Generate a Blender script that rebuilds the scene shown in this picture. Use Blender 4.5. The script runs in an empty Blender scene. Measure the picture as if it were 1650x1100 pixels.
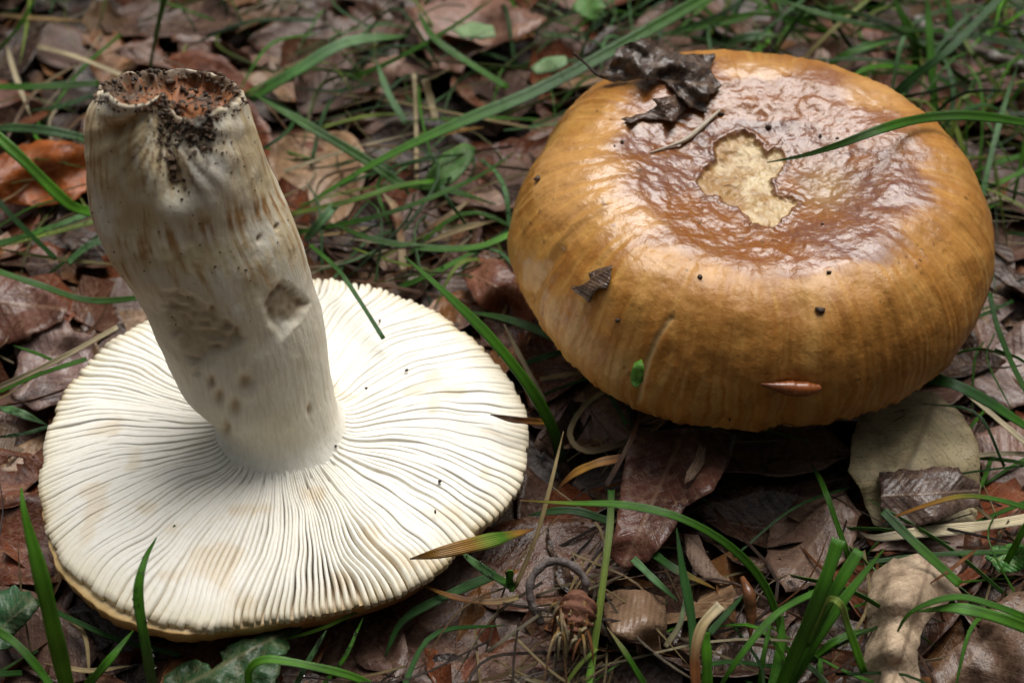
import bpy, math, random
import numpy as np
from mathutils import Vector, Matrix
from mathutils.geometry import delaunay_2d_cdt

# ------------------------------------------------------------------ camera, world, sun, exposure
# all lengths in this script are centimetres; S turns them into metres
S = 0.01
W, H = 1650.0, 1100.0
FPX = 2617.0
DEP = math.radians(42.0)
CAM = np.array([0.0, -27.0, 25.0])
FWD = np.array([0.0, math.cos(DEP), -math.sin(DEP)])
UPV = np.array([0.0, math.sin(DEP), math.cos(DEP)])
RGT = np.array([1.0, 0.0, 0.0])

sc = bpy.context.scene
col = sc.collection
cd = bpy.data.cameras.new("camera")
cam = bpy.data.objects.new("camera", cd)
col.objects.link(cam)
cam.location = CAM * S
cam.rotation_euler = (math.pi / 2 - DEP, 0, 0)
cd.sensor_width = 36.0
cd.lens = 36.0 * FPX / W
cd.clip_start = 0.01
cd.clip_end = 200.0
cd.dof.use_dof = True
cd.dof.focus_distance = 30.8 * S
cd.dof.aperture_fstop = 20.0
sc.camera = cam

SUN_EL, SUN_AZ = math.radians(63), math.radians(-18)      # azimuth from +Y (behind the mushrooms) towards -X
wd = bpy.data.worlds.new("World"); sc.world = wd; wd.use_nodes = True
nt = wd.node_tree; nt.nodes.clear()
sky = nt.nodes.new("ShaderNodeTexSky"); sky.sky_type = 'NISHITA'; sky.sun_disc = False
sky.sun_elevation = SUN_EL; sky.sun_rotation = -SUN_AZ
sky.dust_density = 4.0
hs = nt.nodes.new("ShaderNodeHueSaturation"); hs.inputs["Saturation"].default_value = 0.22
bg = nt.nodes.new("ShaderNodeBackground"); bg.inputs[1].default_value = 0.075
wo = nt.nodes.new("ShaderNodeOutputWorld")
nt.links.new(sky.outputs[0], hs.inputs["Color"]); nt.links.new(hs.outputs[0], bg.inputs[0]); nt.links.new(bg.outputs[0], wo.inputs[0])

sl = bpy.data.lights.new("sun", 'SUN'); sun = bpy.data.objects.new("sun", sl); col.objects.link(sun)
sl.energy = 1.5; sl.angle = math.radians(42); sl.color = (1.0, 0.97, 0.92)
sd = Vector((-math.sin(SUN_AZ) * math.cos(SUN_EL), math.cos(SUN_AZ) * math.cos(SUN_EL), math.sin(SUN_EL)))
sun.rotation_euler = sd.to_track_quat('Z', 'Y').to_euler()
sun.location = sd * 3

sc.view_settings.view_transform = 'Standard'; sc.view_settings.look = 'None'
sc.view_settings.exposure = 1.06; sc.view_settings.gamma = 1.0
sc.view_settings.use_curve_mapping = False
sc.cycles.max_bounces = 6; sc.cycles.diffuse_bounces = 3; sc.cycles.glossy_bounces = 3; sc.cycles.caustics_reflective = False; sc.cycles.caustics_refractive = False

# ------------------------------------------------------------------ pixel <-> place
def ray(x, y): return FWD * FPX + RGT * (x - W / 2) + UPV * (H / 2 - y)
def atz(x, y, z):
    d = ray(x, y); return CAM + d * ((z - CAM[2]) / d[2])
def proj(P):
    q = np.asarray(P, float) - CAM; zz = q @ FWD
    return np.stack([W / 2 + FPX * (q @ RGT) / zz, H / 2 - FPX * (q @ UPV) / zz], -1)
def depth(p): return float((np.asarray(p) - CAM) @ FWD)

# ------------------------------------------------------------------ numeric noise
def _hash(ix, iy, iz, seed):
    h = (ix.astype(np.int64) * 374761393 + iy.astype(np.int64) * 668265263 + iz.astype(np.int64) * 2147483647 + seed * 1274126177) & 0xffffffff
    h = ((h ^ (h >> 13)) * 1274126177) & 0xffffffff
    h = ((h ^ (h >> 16)) * 2246822519) & 0xffffffff
    return ((h ^ (h >> 15)) & 0xffffff) / float(0xffffff)
def vn(P, seed=0):
    P = np.atleast_2d(np.asarray(P, float)); i = np.floor(P).astype(np.int64); f = P - i
    f = f * f * (3 - 2 * f); r = 0
    for a in (0, 1):
        for b in (0, 1):
            for c in (0, 1):
                w = (f[:, 0] if a else 1 - f[:, 0]) * (f[:, 1] if b else 1 - f[:, 1]) * (f[:, 2] if c else 1 - f[:, 2])
                r = r + w * _hash(i[:, 0] + a, i[:, 1] + b, i[:, 2] + c, seed)
    return r * 2 - 1
def fbm(P, seed=0, o=4):
    P = np.atleast_2d(np.asarray(P, float)); r = 0; a = 1.0
    for k in range(o):
        r = r + a * vn(P * 2 ** k, seed + 17 * k); a *= 0.5
    return r / 1.6
def sstep(a, b, x):
    t = np.clip((x - a) / (b - a), 0, 1); return t * t * (3 - 2 * t)
def lerp(a, b, t):
    t = np.asarray(t)[..., None]; return np.asarray(a) * (1 - t) + np.asarray(b) * t
def segdist(Q, a, b):
    a = np.array(a, float); b = np.array(b, float); d = b - a
    t = np.clip(((Q - a) @ d) / (d @ d), 0, 1)
    return np.linalg.norm(Q - (a + t[:, None] * d), axis=1), t
def polydist(Q, pts):
    r = np.full(len(Q), 1e9)
    for a, b in zip(pts[:-1], pts[1:]): r = np.minimum(r, segdist(Q, a, b)[0])
    return r
def inpoly(Q, poly):
    poly = np.array(poly, float); ins = np.zeros(len(Q), bool); j = len(poly) - 1
    for i in range(len(poly)):
        a, b = poly[i], poly[j]
        if a[1] != b[1]:
            c = ((a[1] > Q[:, 1]) != (b[1] > Q[:, 1])) & (Q[:, 0] < (b[0] - a[0]) * (Q[:, 1] - a[1]) / (b[1] - a[1]) + a[0])
            ins ^= c
        j = i
    return ins
def signed(Q, poly):
    d = polydist(Q, list(poly) + [poly[0]]); return np.where(inpoly(Q, poly), -d, d)
def gx(x, y):                              # height of the soil
    x = np.atleast_1d(np.asarray(x, float)); y = np.atleast_1d(np.asarray(y, float))
    return 0.45 * fbm(np.stack([x / 7, y / 7, 0 * x], 1), 5, 3) * np.exp(-((x / 60) ** 2 + (y / 60) ** 2)) - 0.25

# ------------------------------------------------------------------ mesh helpers
def mesh_data(name, V, Fc, mat=None, colr=None, uv=None, smooth=True):
    V = np.asarray(V, float)
    me = bpy.data.meshes.new(name)
    me.from_pydata((V * S).tolist(), [], [list(map(int, f)) for f in Fc])
    if colr is not None:
        c = np.asarray(colr, float)
        if c.ndim == 1: c = np.tile(c, (len(V), 1))
        if c.shape[1] == 3: c = np.concatenate([c, np.ones((len(c), 1))], 1)
        at = me.color_attributes.new("col", 'FLOAT_COLOR', 'POINT'); at.data.foreach_set("color", c.astype(np.float32).ravel())
    if uv is not None:
        at = me.attributes.new("leafuv", 'FLOAT_VECTOR', 'POINT')
        u3 = np.concatenate([np.asarray(uv, float), np.zeros((len(V), 1))], 1)
        at.data.foreach_set("vector", u3.astype(np.float32).ravel())
    if smooth: me.polygons.foreach_set("use_smooth", [True] * len(me.polygons))
    if mat: me.materials.append(mat)
    me.update()
    return me
def put(name, V, Fc, mat, parent=None, origin=None, **k):
    V = np.asarray(V, float)
    if parent is not None:
        o = bpy.data.objects.new(name, mesh_data(name, V - np.array(ORG[id_of(parent)]), Fc, mat, **k))
        col.objects.link(o); o.parent = parent; ORG[o.name] = ORG[id_of(parent)]
        return o
    if origin is None: origin = np.array([V[:, 0].mean(), V[:, 1].mean(), V[:, 2].min()])
    o = bpy.data.objects.new(name, mesh_data(name, V - origin, Fc, mat, **k))
    col.objects.link(o); o.location = np.asarray(origin) * S; ORG[o.name] = np.asarray(origin)
    return o
ORG = {}
def id_of(o): return o.name
def thing(name, loc):
    o = bpy.data.objects.new(name, None); col.objects.link(o); o.location = np.asarray(loc) * S
    o.empty_display_size = 0.01; ORG[o.name] = np.asarray(loc, float); return o
def tag(o, label, cat, group=None):
    o["label"] = label; o["category"] = cat
    if group: o["group"] = group
    return o
def gridfaces(nu, nv, close=True):
    m = nv if close else nv - 1
    return [(i * nv + j, i * nv + (j + 1) % nv, (i + 1) * nv + (j + 1) % nv, (i + 1) * nv + j) for i in range(nu - 1) for j in range(m)]
def spline(P, n):
    P = np.asarray(P, float)
    if len(P) < 3: return P[0] + np.linspace(0, 1, n)[:, None] * (P[-1] - P[0])
    E_ = np.vstack([2 * P[0] - P[1], P, 2 * P[-1] - P[-2]]); out = []
    L = np.concatenate([[0], np.cumsum(np.linalg.norm(np.diff(P, axis=0), axis=1))])
    for s in np.linspace(0, L[-1], n):
        i = min(np.searchsorted(L, s, 'right') - 1, len(P) - 2); t = (s - L[i]) / max(L[i + 1] - L[i], 1e-9)
        a, b, c, d = E_[i:i + 4]
        out.append(0.5 * (2 * b + (c - a) * t + (2 * a - 5 * b + 4 * c - d) * t * t + (3 * b - a - 3 * c + d) * t ** 3))
    return np.array(out)
def unit(v): return v / (np.linalg.norm(v, axis=-1, keepdims=True) + 1e-12)

# ------------------------------------------------------------------ materials
def newmat(name):
    m = bpy.data.materials.new(name); m.use_nodes = True; n = m.node_tree; n.nodes.clear()
    out = n.nodes.new("ShaderNodeOutputMaterial"); p = n.nodes.new("ShaderNodeBsdfPrincipled")
    n.links.new(p.outputs[0], out.inputs[0])
    return m, n, p, out
def N(n, t, **k):
    x = n.nodes.new(t)
    for a, b in k.items(): setattr(x, a, b)
    return x
def noise_n(n, scale, detail=3, rough=0.55, vec=None):
    x = N(n, "ShaderNodeTexNoise"); x.inputs["Scale"].default_value = scale; x.inputs["Detail"].default_value = detail; x.inputs["Roughness"].default_value = rough
    if vec is not None: n.links.new(vec, x.inputs["Vector"])
    return x
def ramp(n, src, a, b, c0=(0, 0, 0, 1), c1=(1, 1, 1, 1)):
    r = N(n, "ShaderNodeValToRGB"); r.color_ramp.elements[0].position = a; r.color_ramp.elements[1].position = b
    r.color_ramp.elements[0].color = c0; r.color_ramp.elements[1].color = c1
    n.links.new(src, r.inputs[0]); return r
def mapr(n, src, a, b, c, d):
    r = N(n, "ShaderNodeMapRange"); n.links.new(src, r.inputs[0])
    for i, v in enumerate((a, b, c, d)): r.inputs[i + 1].default_value = v
    return r
def mathn(n, op, a, b=None):
    r = N(n, "ShaderNodeMath", operation=op)
    for i, v in enumerate((a, b)):
        if v is None: continue
        if isinstance(v, (int, float)): r.inputs[i].default_value = v
        else: n.links.new(v, r.inputs[i])
    return r.outputs[0]
def mixc(n, fac, a, b, blend='MIX'):
    r = N(n, "ShaderNodeMix", data_type='RGBA', blend_type=blend)
    for s, v in ((r.inputs[0], fac), (r.inputs[6], a), (r.inputs[7], b)):
        if isinstance(v, (int, float)): s.default_value = v
        elif isinstance(v, tuple): s.default_value = v if len(v) == 4 else v + (1,)
        else: n.links.new(v, s)
    return r.outputs[2]
def bump(n, p, hgt, strength, dist, prev=None):
    b = N(n, "ShaderNodeBump"); b.inputs["Strength"].default_value = strength; b.inputs["Distance"].default_value = dist * S
    n.links.new(hgt, b.inputs["Height"])
    if prev is not None: n.links.new(prev, b.inputs["Normal"])
    n.links.new(b.outputs[0], p.inputs["Normal"]); return b.outputs[0]
def bumps(n, p, items, coat=False):
    tot = None
    for h, amount in items:
        t = mathn(n, 'MULTIPLY', h, amount); tot = t if tot is None else mathn(n, 'ADD', tot, t)
    b = bump(n, p, tot, 1.0, 1.0)
    if coat: n.links.new(b, p.inputs["Coat Normal"])
def attr(n, name="col"): return N(n, "ShaderNodeAttribute", attribute_name=name)
def tcoord(n): return N(n, "ShaderNodeTexCoord").outputs["Object"]

def mat_gill():
    m, n, p, o = newmat("gill_cream"); a = attr(n)
    v = noise_n(n, 700, 2, vec=tcoord(n)); c = mixc(n, mapr(n, v.outputs[0], .4, .8, 0, .22).outputs[0], a.outputs[0], (.66, .55, .36))
    n.links.new(c, p.inputs["Base Color"]); p.inputs["Roughness"].default_value = .5
    p.inputs["Specular IOR Level"].default_value = .3
    return m
def mat_capunder():
    m, n, p, o = newmat("cap_rim_skin"); a = attr(n)
    v = noise_n(n, 700, 4, vec=tcoord(n)); c = mixc(n, mapr(n, v.outputs[0], .4, .7, 0, .4).outputs[0], a.outputs[0], (.33, .17, .05))
    n.links.new(c, p.inputs["Base Color"]); p.inputs["Roughness"].default_value = .4
    bump(n, p, v.outputs[0], .3, .02); return m
def mat_stalk():
    m, n, p, o = newmat("stalk_flesh"); a = attr(n); tc = tcoord(n)
    mp = N(n, "ShaderNodeMapping"); mp.inputs["Scale"].default_value = (1, 1, .12); n.links.new(tc, mp.inputs[0])
    fib = noise_n(n, 1500, 3, vec=mp.outputs[0]); sp = noise_n(n, 1100, 4, .7, vec=tc)
    c = mixc(n, mapr(n, fib.outputs[0], .45, .8, 0, .3).outputs[0], a.outputs[0], (.42, .32, .17))
    spk = ramp(n, sp.outputs[0], .70, .74)
    c = mixc(n, mathn(n, 'MULTIPLY', spk.outputs[0], .55), c, (.10, .06, .03))
    n.links.new(c, p.inputs["Base Color"]); p.inputs["Roughness"].default_value = .55; p.inputs["Specular IOR Level"].default_value = .3
    bumps(n, p, [(fib.outputs[0], .010), (sp.outputs[0], .012)]); return m
def mat_cap():
    m, n, p, o = newmat("wet_cap_skin"); a = attr(n); wet = attr(n, "wet"); tc = tcoord(n)
    v1 = noise_n(n, 260, 5, .6, vec=tc); v2 = noise_n(n, 1300, 3, .6, vec=tc); v3 = noise_n(n, 90, 3, .5, vec=tc)
    c = mixc(n, mapr(n, v1.outputs[0], .35, .75, 0, .5).outputs[0], a.outputs[0], (.24, .088, .012))
    c = mixc(n, mapr(n, v2.outputs[0], .5, .8, 0, .3).outputs[0], c, (.56, .31, .07))
    n.links.new(c, p.inputs["Base Color"])
    r = mathn(n, 'SUBTRACT', .50, mathn(n, 'MULTIPLY', wet.outputs["Fac"], .30))
    r = mathn(n, 'ADD', r, mathn(n, 'MULTIPLY', mathn(n, 'SUBTRACT', v1.outputs[0], .5), .35))
    n.links.new(r, p.inputs["Roughness"])
    p.inputs["Specular IOR Level"].default_value = .28
    n.links.new(mathn(n, 'MULTIPLY', wet.outputs["Fac"], .5), p.inputs["Coat Weight"]); p.inputs["Coat Roughness"].default_value = .035
    bumps(n, p, [(v3.outputs[0], .06), (v1.outputs[0], .040), (v2.outputs[0], .007)], True); return m
def mat_leaf(name="dead_leaf", wetness=.5, tr=.12):
    m, n, p, o = newmat(name); a = attr(n); oi = N(n, "ShaderNodeObjectInfo"); uv = attr(n, "leafuv"); tc = tcoord(n)
    off = N(n, "ShaderNodeVectorMath", operation='ADD'); n.links.new(tc, off.inputs[0])
    cx = N(n, "ShaderNodeCombineXYZ"); n.links.new(mathn(n, 'MULTIPLY', oi.outputs["Random"], 9.), cx.inputs[0]); n.links.new(cx.outputs[0], off.inputs[1])
    vec = off.outputs[0]
    base = mixc(n, 1.0, a.outputs[0], oi.outputs["Color"], 'MULTIPLY')
    v1 = noise_n(n, 70, 4, .65, vec=vec); v2 = noise_n(n, 420, 4, .7, vec=vec); v3 = noise_n(n, 1600, 2, .6, vec=vec)
    dark = mixc(n, 1.0, base, (.34, .30, .28), 'MULTIPLY'); light = mixc(n, .3, base, (.38, .26, .16))
    c = mixc(n, ramp(n, v1.outputs[0], .48, .68).outputs[0], base, dark)
    c = mixc(n, mathn(n, 'MULTIPLY', ramp(n, v2.outputs[0], .5, .66).outputs[0], .75), c, light)
    c = mixc(n, mathn(n, 'MULTIPLY', ramp(n, v3.outputs[0], .57, .64).outputs[0], .65), c, dark)
    s = N(n, "ShaderNodeSeparateXYZ"); n.links.new(uv.outputs["Vector"], s.inputs[0])
    av = mathn(n, 'ABSOLUTE', s.outputs[1])
    q = mathn(n, 'SUBTRACT', mathn(n, 'MULTIPLY', s.outputs[0], 11.), mathn(n, 'MULTIPLY', av, 3.2))
    tri = mathn(n, 'PINGPONG', q, .5)
    vein = mapr(n, tri, .0, .07, 1, 0).outputs[0]; mid = mapr(n, av, .015, .06, 1, 0).outputs[0]
    vv = mathn(n, 'MAXIMUM', mathn(n, 'MULTIPLY', vein, .6), mid)
    c = mixc(n, mathn(n, 'MULTIPLY', vv, .7), c, light if wetness > .3 else dark)
    n.links.new(c, p.inputs["Base Color"])
    n.links.new(mapr(n, v2.outputs[0], .3, .7, .52 - .35 * wetness, .72 - .35 * wetness).outputs[0], p.inputs["Roughness"])
    p.inputs["Coat Weight"].default_value = .22 * wetness; p.inputs["Coat Roughness"].default_value = .12; p.inputs["Specular IOR Level"].default_value = .28
    hgt = mathn(n, 'ADD', mathn(n, 'MULTIPLY', tri, 1.2), mathn(n, 'MULTIPLY', vv, .5))
    bumps(n, p, [(hgt, .014), (v2.outputs[0], .036), (v3.outputs[0], .010)], True)
    t = N(n, "ShaderNodeBsdfTranslucent"); n.links.new(c, t.inputs[0]); mx = N(n, "ShaderNodeMixShader"); mx.inputs[0].default_value = tr
    n.links.new(p.outputs[0], mx.inputs[1]); n.links.new(t.outputs[0], mx.inputs[2]); n.links.new(mx.outputs[0], o.inputs[0]); return m
def mat_blade(name="grass_blade", tr=.28, wet=.5):
    m, n, p, o = newmat(name); a = attr(n); uv = attr(n, "leafuv"); tc = tcoord(n)
    s = N(n, "ShaderNodeSeparateXYZ"); n.links.new(uv.outputs["Vector"], s.inputs[0])
    st = mathn(n, 'SINE', mathn(n, 'MULTIPLY', s.outputs[1], 22.))
    v = noise_n(n, 350, 4, .6, vec=tc); v2 = noise_n(n, 1800, 1, vec=tc)
    c = mixc(n, mapr(n, st, -1, 1, 0, .28).outputs[0], a.outputs[0], mixc(n, 1., a.outputs[0], (.45, .5, .5), 'MULTIPLY'))
    c = mixc(n, mapr(n, v.outputs[0], .4, .75, 0, .5).outputs[0], c, mixc(n, 1., a.outputs[0], (.6, .62, .5), 'MULTIPLY'))
    n.links.new(c, p.inputs["Base Color"])
    n.links.new(mapr(n, v.outputs[0], .35, .65, .3, .55).outputs[0], p.inputs["Roughness"]); p.inputs["Specular IOR Level"].default_value = .35
    p.inputs["Coat Weight"].default_value = wet * .3; p.inputs["Coat Roughness"].default_value = .1
    bumps(n, p, [(st, .0035), (v2.outputs[0], .005)], True)
    t = N(n, "ShaderNodeBsdfTranslucent"); n.links.new(c, t.inputs[0]); mx = N(n, "ShaderNodeMixShader"); mx.inputs[0].default_value = tr
    n.links.new(p.outputs[0], mx.inputs[1]); n.links.new(t.outputs[0], mx.inputs[2]); n.links.new(mx.outputs[0], o.inputs[0]); return m
def mat_rough(name, rough=.7, scale=900, bs=.6, bd=.05, spec=.4):
    m, n, p, o = newmat(name); a = attr(n); tc = tcoord(n)
    v = noise_n(n, scale, 5, .65, vec=tc)
    c = mixc(n, mapr(n, v.outputs[0], .35, .7, 0, .7).outputs[0], a.outputs[0], mixc(n, 1., a.outputs[0], (.4, .38, .36), 'MULTIPLY'))
    n.links.new(c, p.inputs["Base Color"]); p.inputs["Roughness"].default_value = rough; p.inputs["Specular IOR Level"].default_value = spec
    bump(n, p, v.outputs[0], bs, bd); return m

def mat_shading_foliage():
    m, n, p, o = newmat("shading_foliage_leaf"); n.links.new(attr(n).outputs[0], p.inputs["Base Color"]); p.inputs["Roughness"].default_value = .8; return m
M_SHADING = mat_shading_foliage(); M_GILL = mat_gill(); M_RIM = mat_capunder(); M_STALK = mat_stalk(); M_CAP = mat_cap()
M_LEAF = mat_leaf("wet_dead_leaf", .75, .08); M_DRY = mat_leaf("dry_dead_leaf", .15, .12); M_SOGGY = mat_leaf("soggy_leaf", 1.0, .02)
M_GREENLEAF = mat_leaf("green_leaf", .6, .2)
M_BLADE = mat_blade(); M_STRAW = mat_blade("dry_straw", .12, .25)
M_SOIL = mat_rough("dark_soil", .75, 260, .8, .25); M_CRUMB = mat_rough("soil_crumb", .6, 1500, .6, .03); M_BARK = mat_rough("lichen_bark", .7, 500, 1., .08); M_BUD = mat_rough("bud_scale", .3, 900, .3, .02, .6)

# ------------------------------------------------------------------ setting: the soil sheet
def build_soil():
    a = np.concatenate([-np.geomspace(3000, 60, 14), np.linspace(-55, 55, 111), np.geomspace(60, 3000, 14)])
    X, Y = np.meshgrid(a, a, indexing='ij'); x = X.ravel(); y = Y.ravel(); z = gx(x, y)
    n = len(a); F_ = [(i * n + j, (i + 1) * n + j, (i + 1) * n + j + 1, i * n + j + 1) for i in range(n - 1) for j in range(n - 1)]
    c = lerp((.030, .019, .012), (.060, .038, .024), sstep(-.4, .5, fbm(np.stack([x / 3, y / 3, 0 * x], 1), 9)))
    o = put("forest_floor", np.stack([x, y, z], 1), F_, M_SOIL, origin=(0, 0, 0), colr=c)
    o["kind"] = "structure"; o["label"] = "dark damp forest soil under the leaf litter"
build_soil()

# ------------------------------------------------------------------ upturned mushroom
ZR = 2.0
C1 = np.array([atz(455, 694, ZR)[0], atz(455, 694, ZR)[1]])
OUT1 = [(505, 437), (560, 440), (620, 455), (680, 480), (735, 515), (780, 550), (815, 590), (840, 630), (852, 680), (852, 730), (840, 772), (815, 806), (788, 830), (768, 838), (762, 852), (742, 868), (722, 893), (690, 918), (650, 938), (600, 955), (550, 968), (500, 978), (440, 986), (380, 994), (310, 1000), (250, 990), (190, 970), (140, 940), (102, 905), (77, 865), (63, 815), (58, 770), (63, 720), (76, 670), (96, 625), (120, 590), (150, 555), (190, 525), (220, 508), (270, 485), (350, 457), (430, 442)]
_o = np.array([atz(x, y, ZR)[:2] - C1 for x, y in OUT1]); _a = np.arctan2(_o[:, 1], _o[:, 0]); _r = np.hypot(_o[:, 0], _o[:, 1]); _i = np.argsort(_a); _a = _a[_i]; _r = _r[_i]
def R1(th):
    th = (np.asarray(th) + np.pi) % (2 * np.pi) - np.pi
    return np.interp(th, np.concatenate([_a - 2 * np.pi, _a, _a + 2 * np.pi]), np.tile(_r, 3))
NG = 206
def tn(th, r, k, seed, rs=1.0): return vn(np.stack([np.cos(th) * k, np.sin(th) * k, r * rs], 1), seed)
def crest(th, s, r):
    z = ZR + .16 * np.sin(np.pi * np.clip(s, 0, 1)) - .20 * s ** 7 + .07 * tn(th, r, 1.3, 3, .4)
    ang = np.degrees(th)
    return z + .10 * np.exp(-(r - 1.3) / .2)
def warp1(th, r):
    return .10 * tn(th, r, 1.4, 21, .45) + .045 * tn(th, r, 3.5, 23, .9) + .012 * tn(th, r, 8, 24, 2.2)

rng = random.Random(4)
up = thing("upturned_mushroom", (C1[0], C1[1], .35))
tag(up, "upturned mushroom with white gills and a thick stained stalk pointing up", "mushroom")
def build_cap1():
    nt_ = 412; th = np.linspace(0, 2 * np.pi, nt_, endpoint=False); R = R1(th)
    crn = .035 * np.sin(th * NG) + .05 * tn(th, 0 * th, 14, 31) + .03 * tn(th, 0 * th, 40, 33)
    V = []; Cc = []
    flesh = (.52, .40, .25); rim = (.62, .42, .18); out = (.50, .29, .10)  # tan flesh between gills; its tone also puts groove shade into the colour
    def ring(rr, zz, c): V.append(np.stack([C1[0] + rr * np.cos(th), C1[1] + rr * np.sin(th), zz + 0 * th], 1)); Cc.append(np.broadcast_to(np.asarray(c, float), (nt_, 3)))
    for s in np.linspace(0.02, .93, 16):
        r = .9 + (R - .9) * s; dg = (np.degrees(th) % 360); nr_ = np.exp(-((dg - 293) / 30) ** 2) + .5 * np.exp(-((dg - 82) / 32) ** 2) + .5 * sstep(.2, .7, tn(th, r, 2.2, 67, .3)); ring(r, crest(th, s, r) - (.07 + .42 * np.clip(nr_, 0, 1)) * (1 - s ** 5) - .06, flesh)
    rise = .07 * tn(th, 0 * th, 9, 41); dg = np.degrees(th) % 360; bm = np.exp(-((dg - 235) / 36) ** 2); ko = .968 + .056 * bm; rise = rise * (1 - .5 * bm)
    ring(R * .975, crest(th, 1., R) - .16 + rise * .3, (.70, .56, .33))
    ring(R * (ko - .004).clip(.98) + crn * .5, crest(th, 1., R) - .15 + rise * .7 + crn * .4, rim)
    ring(R * ko + crn * .7, ZR - .44 + .10 * bm + rise, lerp(rim, out, sstep(-.3, .4, tn(th, 0 * th, 6, 55))))
    ring(R * (ko - .012) + crn, ZR - .62, out); ring(R * (ko - .05) + crn, ZR - .86, out)
    for s, z in ((.9, 1.12), (.75, 1.4), (.5, 1.6), (.25, 1.68), (.02, 1.7)): ring(R * s, ZR - z, out)
    F_ = [f[::-1] for f in gridfaces(len(V), nt_)]
    V = np.concatenate(V); Cc = np.concatenate(Cc)
    F_.append(list(range(nt_))); m = len(V); F_.append(list(range(m - nt_, m))[::-1])
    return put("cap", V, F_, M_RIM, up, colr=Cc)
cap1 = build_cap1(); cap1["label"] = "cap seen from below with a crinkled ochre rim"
def build_gills():
    n = 30
    for k in range(NG):
        th0 = 2 * np.pi * (k + .22 * (rng.random() - .5)) / NG; R = float(R1(th0 + float(warp1(np.array([th0]), np.array([4.5]))[0]))) * (1.0 + .012 * (rng.random() - .5) + .012 * float(vn([[math.cos(th0) * 12, math.sin(th0) * 12, 0]], 95)[0]))
        r0 = 1.22 if k % 3 else 1.22 + rng.random() * .5
        s = np.linspace(0, 1, n) ** .9; r = r0 + (R * .992 - r0) * s; T0 = np.full(n, th0)
        th = T0 + warp1(T0, r) * sstep(1.2, 2.2, r)
        deg = math.degrees(th0) % 360
        gap = 1.0 - .05 * np.abs(tn(T0, r, 2.5, 61, .5))
        near = math.exp(-((deg - 293) / 24) ** 2)               # the gills stand apart towards the camera on the right
        far = math.exp(-((deg - 82) / 30) ** 2)
        gap = gap - .34 * near * sstep(1.3, 2.2, r) - .22 * far * sstep(2.5, 4.2, r)
        gap = gap - .22 * sstep(.25, .7, tn(T0, r, 2.2, 67, .3)) * sstep(2, 3.5, r)
        sp = 2 * np.pi * r / NG; w = sp * .5 * np.clip(gap + .18, .45, 1.18)
        z = crest(th, s, r) + .03 * (rng.random() - .5) + .012 * vn(np.stack([r * 1.6, T0 * 40, 0 * r], 1), 71)
        dpt = .5 * (1 - s ** 6) + .16
        gd = .03 + .34 * near + .35 * far * sstep(2.2, 4, r) + .16 * sstep(0, .6, tn(T0, r, 1.8, 91, .35)) + .25 * sstep(.75, 1., s)
        prof = [(-.70, -1.0), (-.95, -.5), (-1.0, -.13), (-.62, -.035), (0, 0), (.62, -.035), (1.0, -.13), (.95, -.5), (.70, -1.0)]
        ct, st = np.cos(th), np.sin(th); V = []; Cc = []
        for a, b in prof:
            zz = z + np.where(b > -.3, b * gd, b * dpt)
            V.append(np.stack([C1[0] + r * ct - a * w * st, C1[1] + r * st + a * w * ct, zz], 1))
            base = lerp((.87, .84, .76), (.83, .77, .62), sstep(.80, 1.0, s))
            base = lerp(base, (.60, .45, .22), .75 * sstep(.955, 1.0, s) * (.4 + .6 * sstep(-.2, .5, tn(T0, 0 * r, 5, 81))))
            fox = sstep(.52, .75, vn(np.stack([C1[0] + r * ct, C1[1] + r * st, 0 * r], 1) * 1.9, 85))
            base = lerp(base, (.68, .52, .30), .4 * fox)
            Cc.append(base)
        m = len(prof); V = np.stack(V, 1).reshape(-1, 3); Cc = np.stack(Cc, 1).reshape(-1, 3)
        F_ = [(i * m + j, (i + 1) * m + j, (i + 1) * m + j + 1, i * m + j + 1) for i in range(n - 1) for j in range(m - 1)]
        e = (n - 1) * m; F_.append([e + j for j in range(m)][::-1]); F_.append(list(range(m)))
        put("gill", V, [f[::-1] for f in F_], M_GILL, cap1, colr=Cc)
build_gills()

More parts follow.
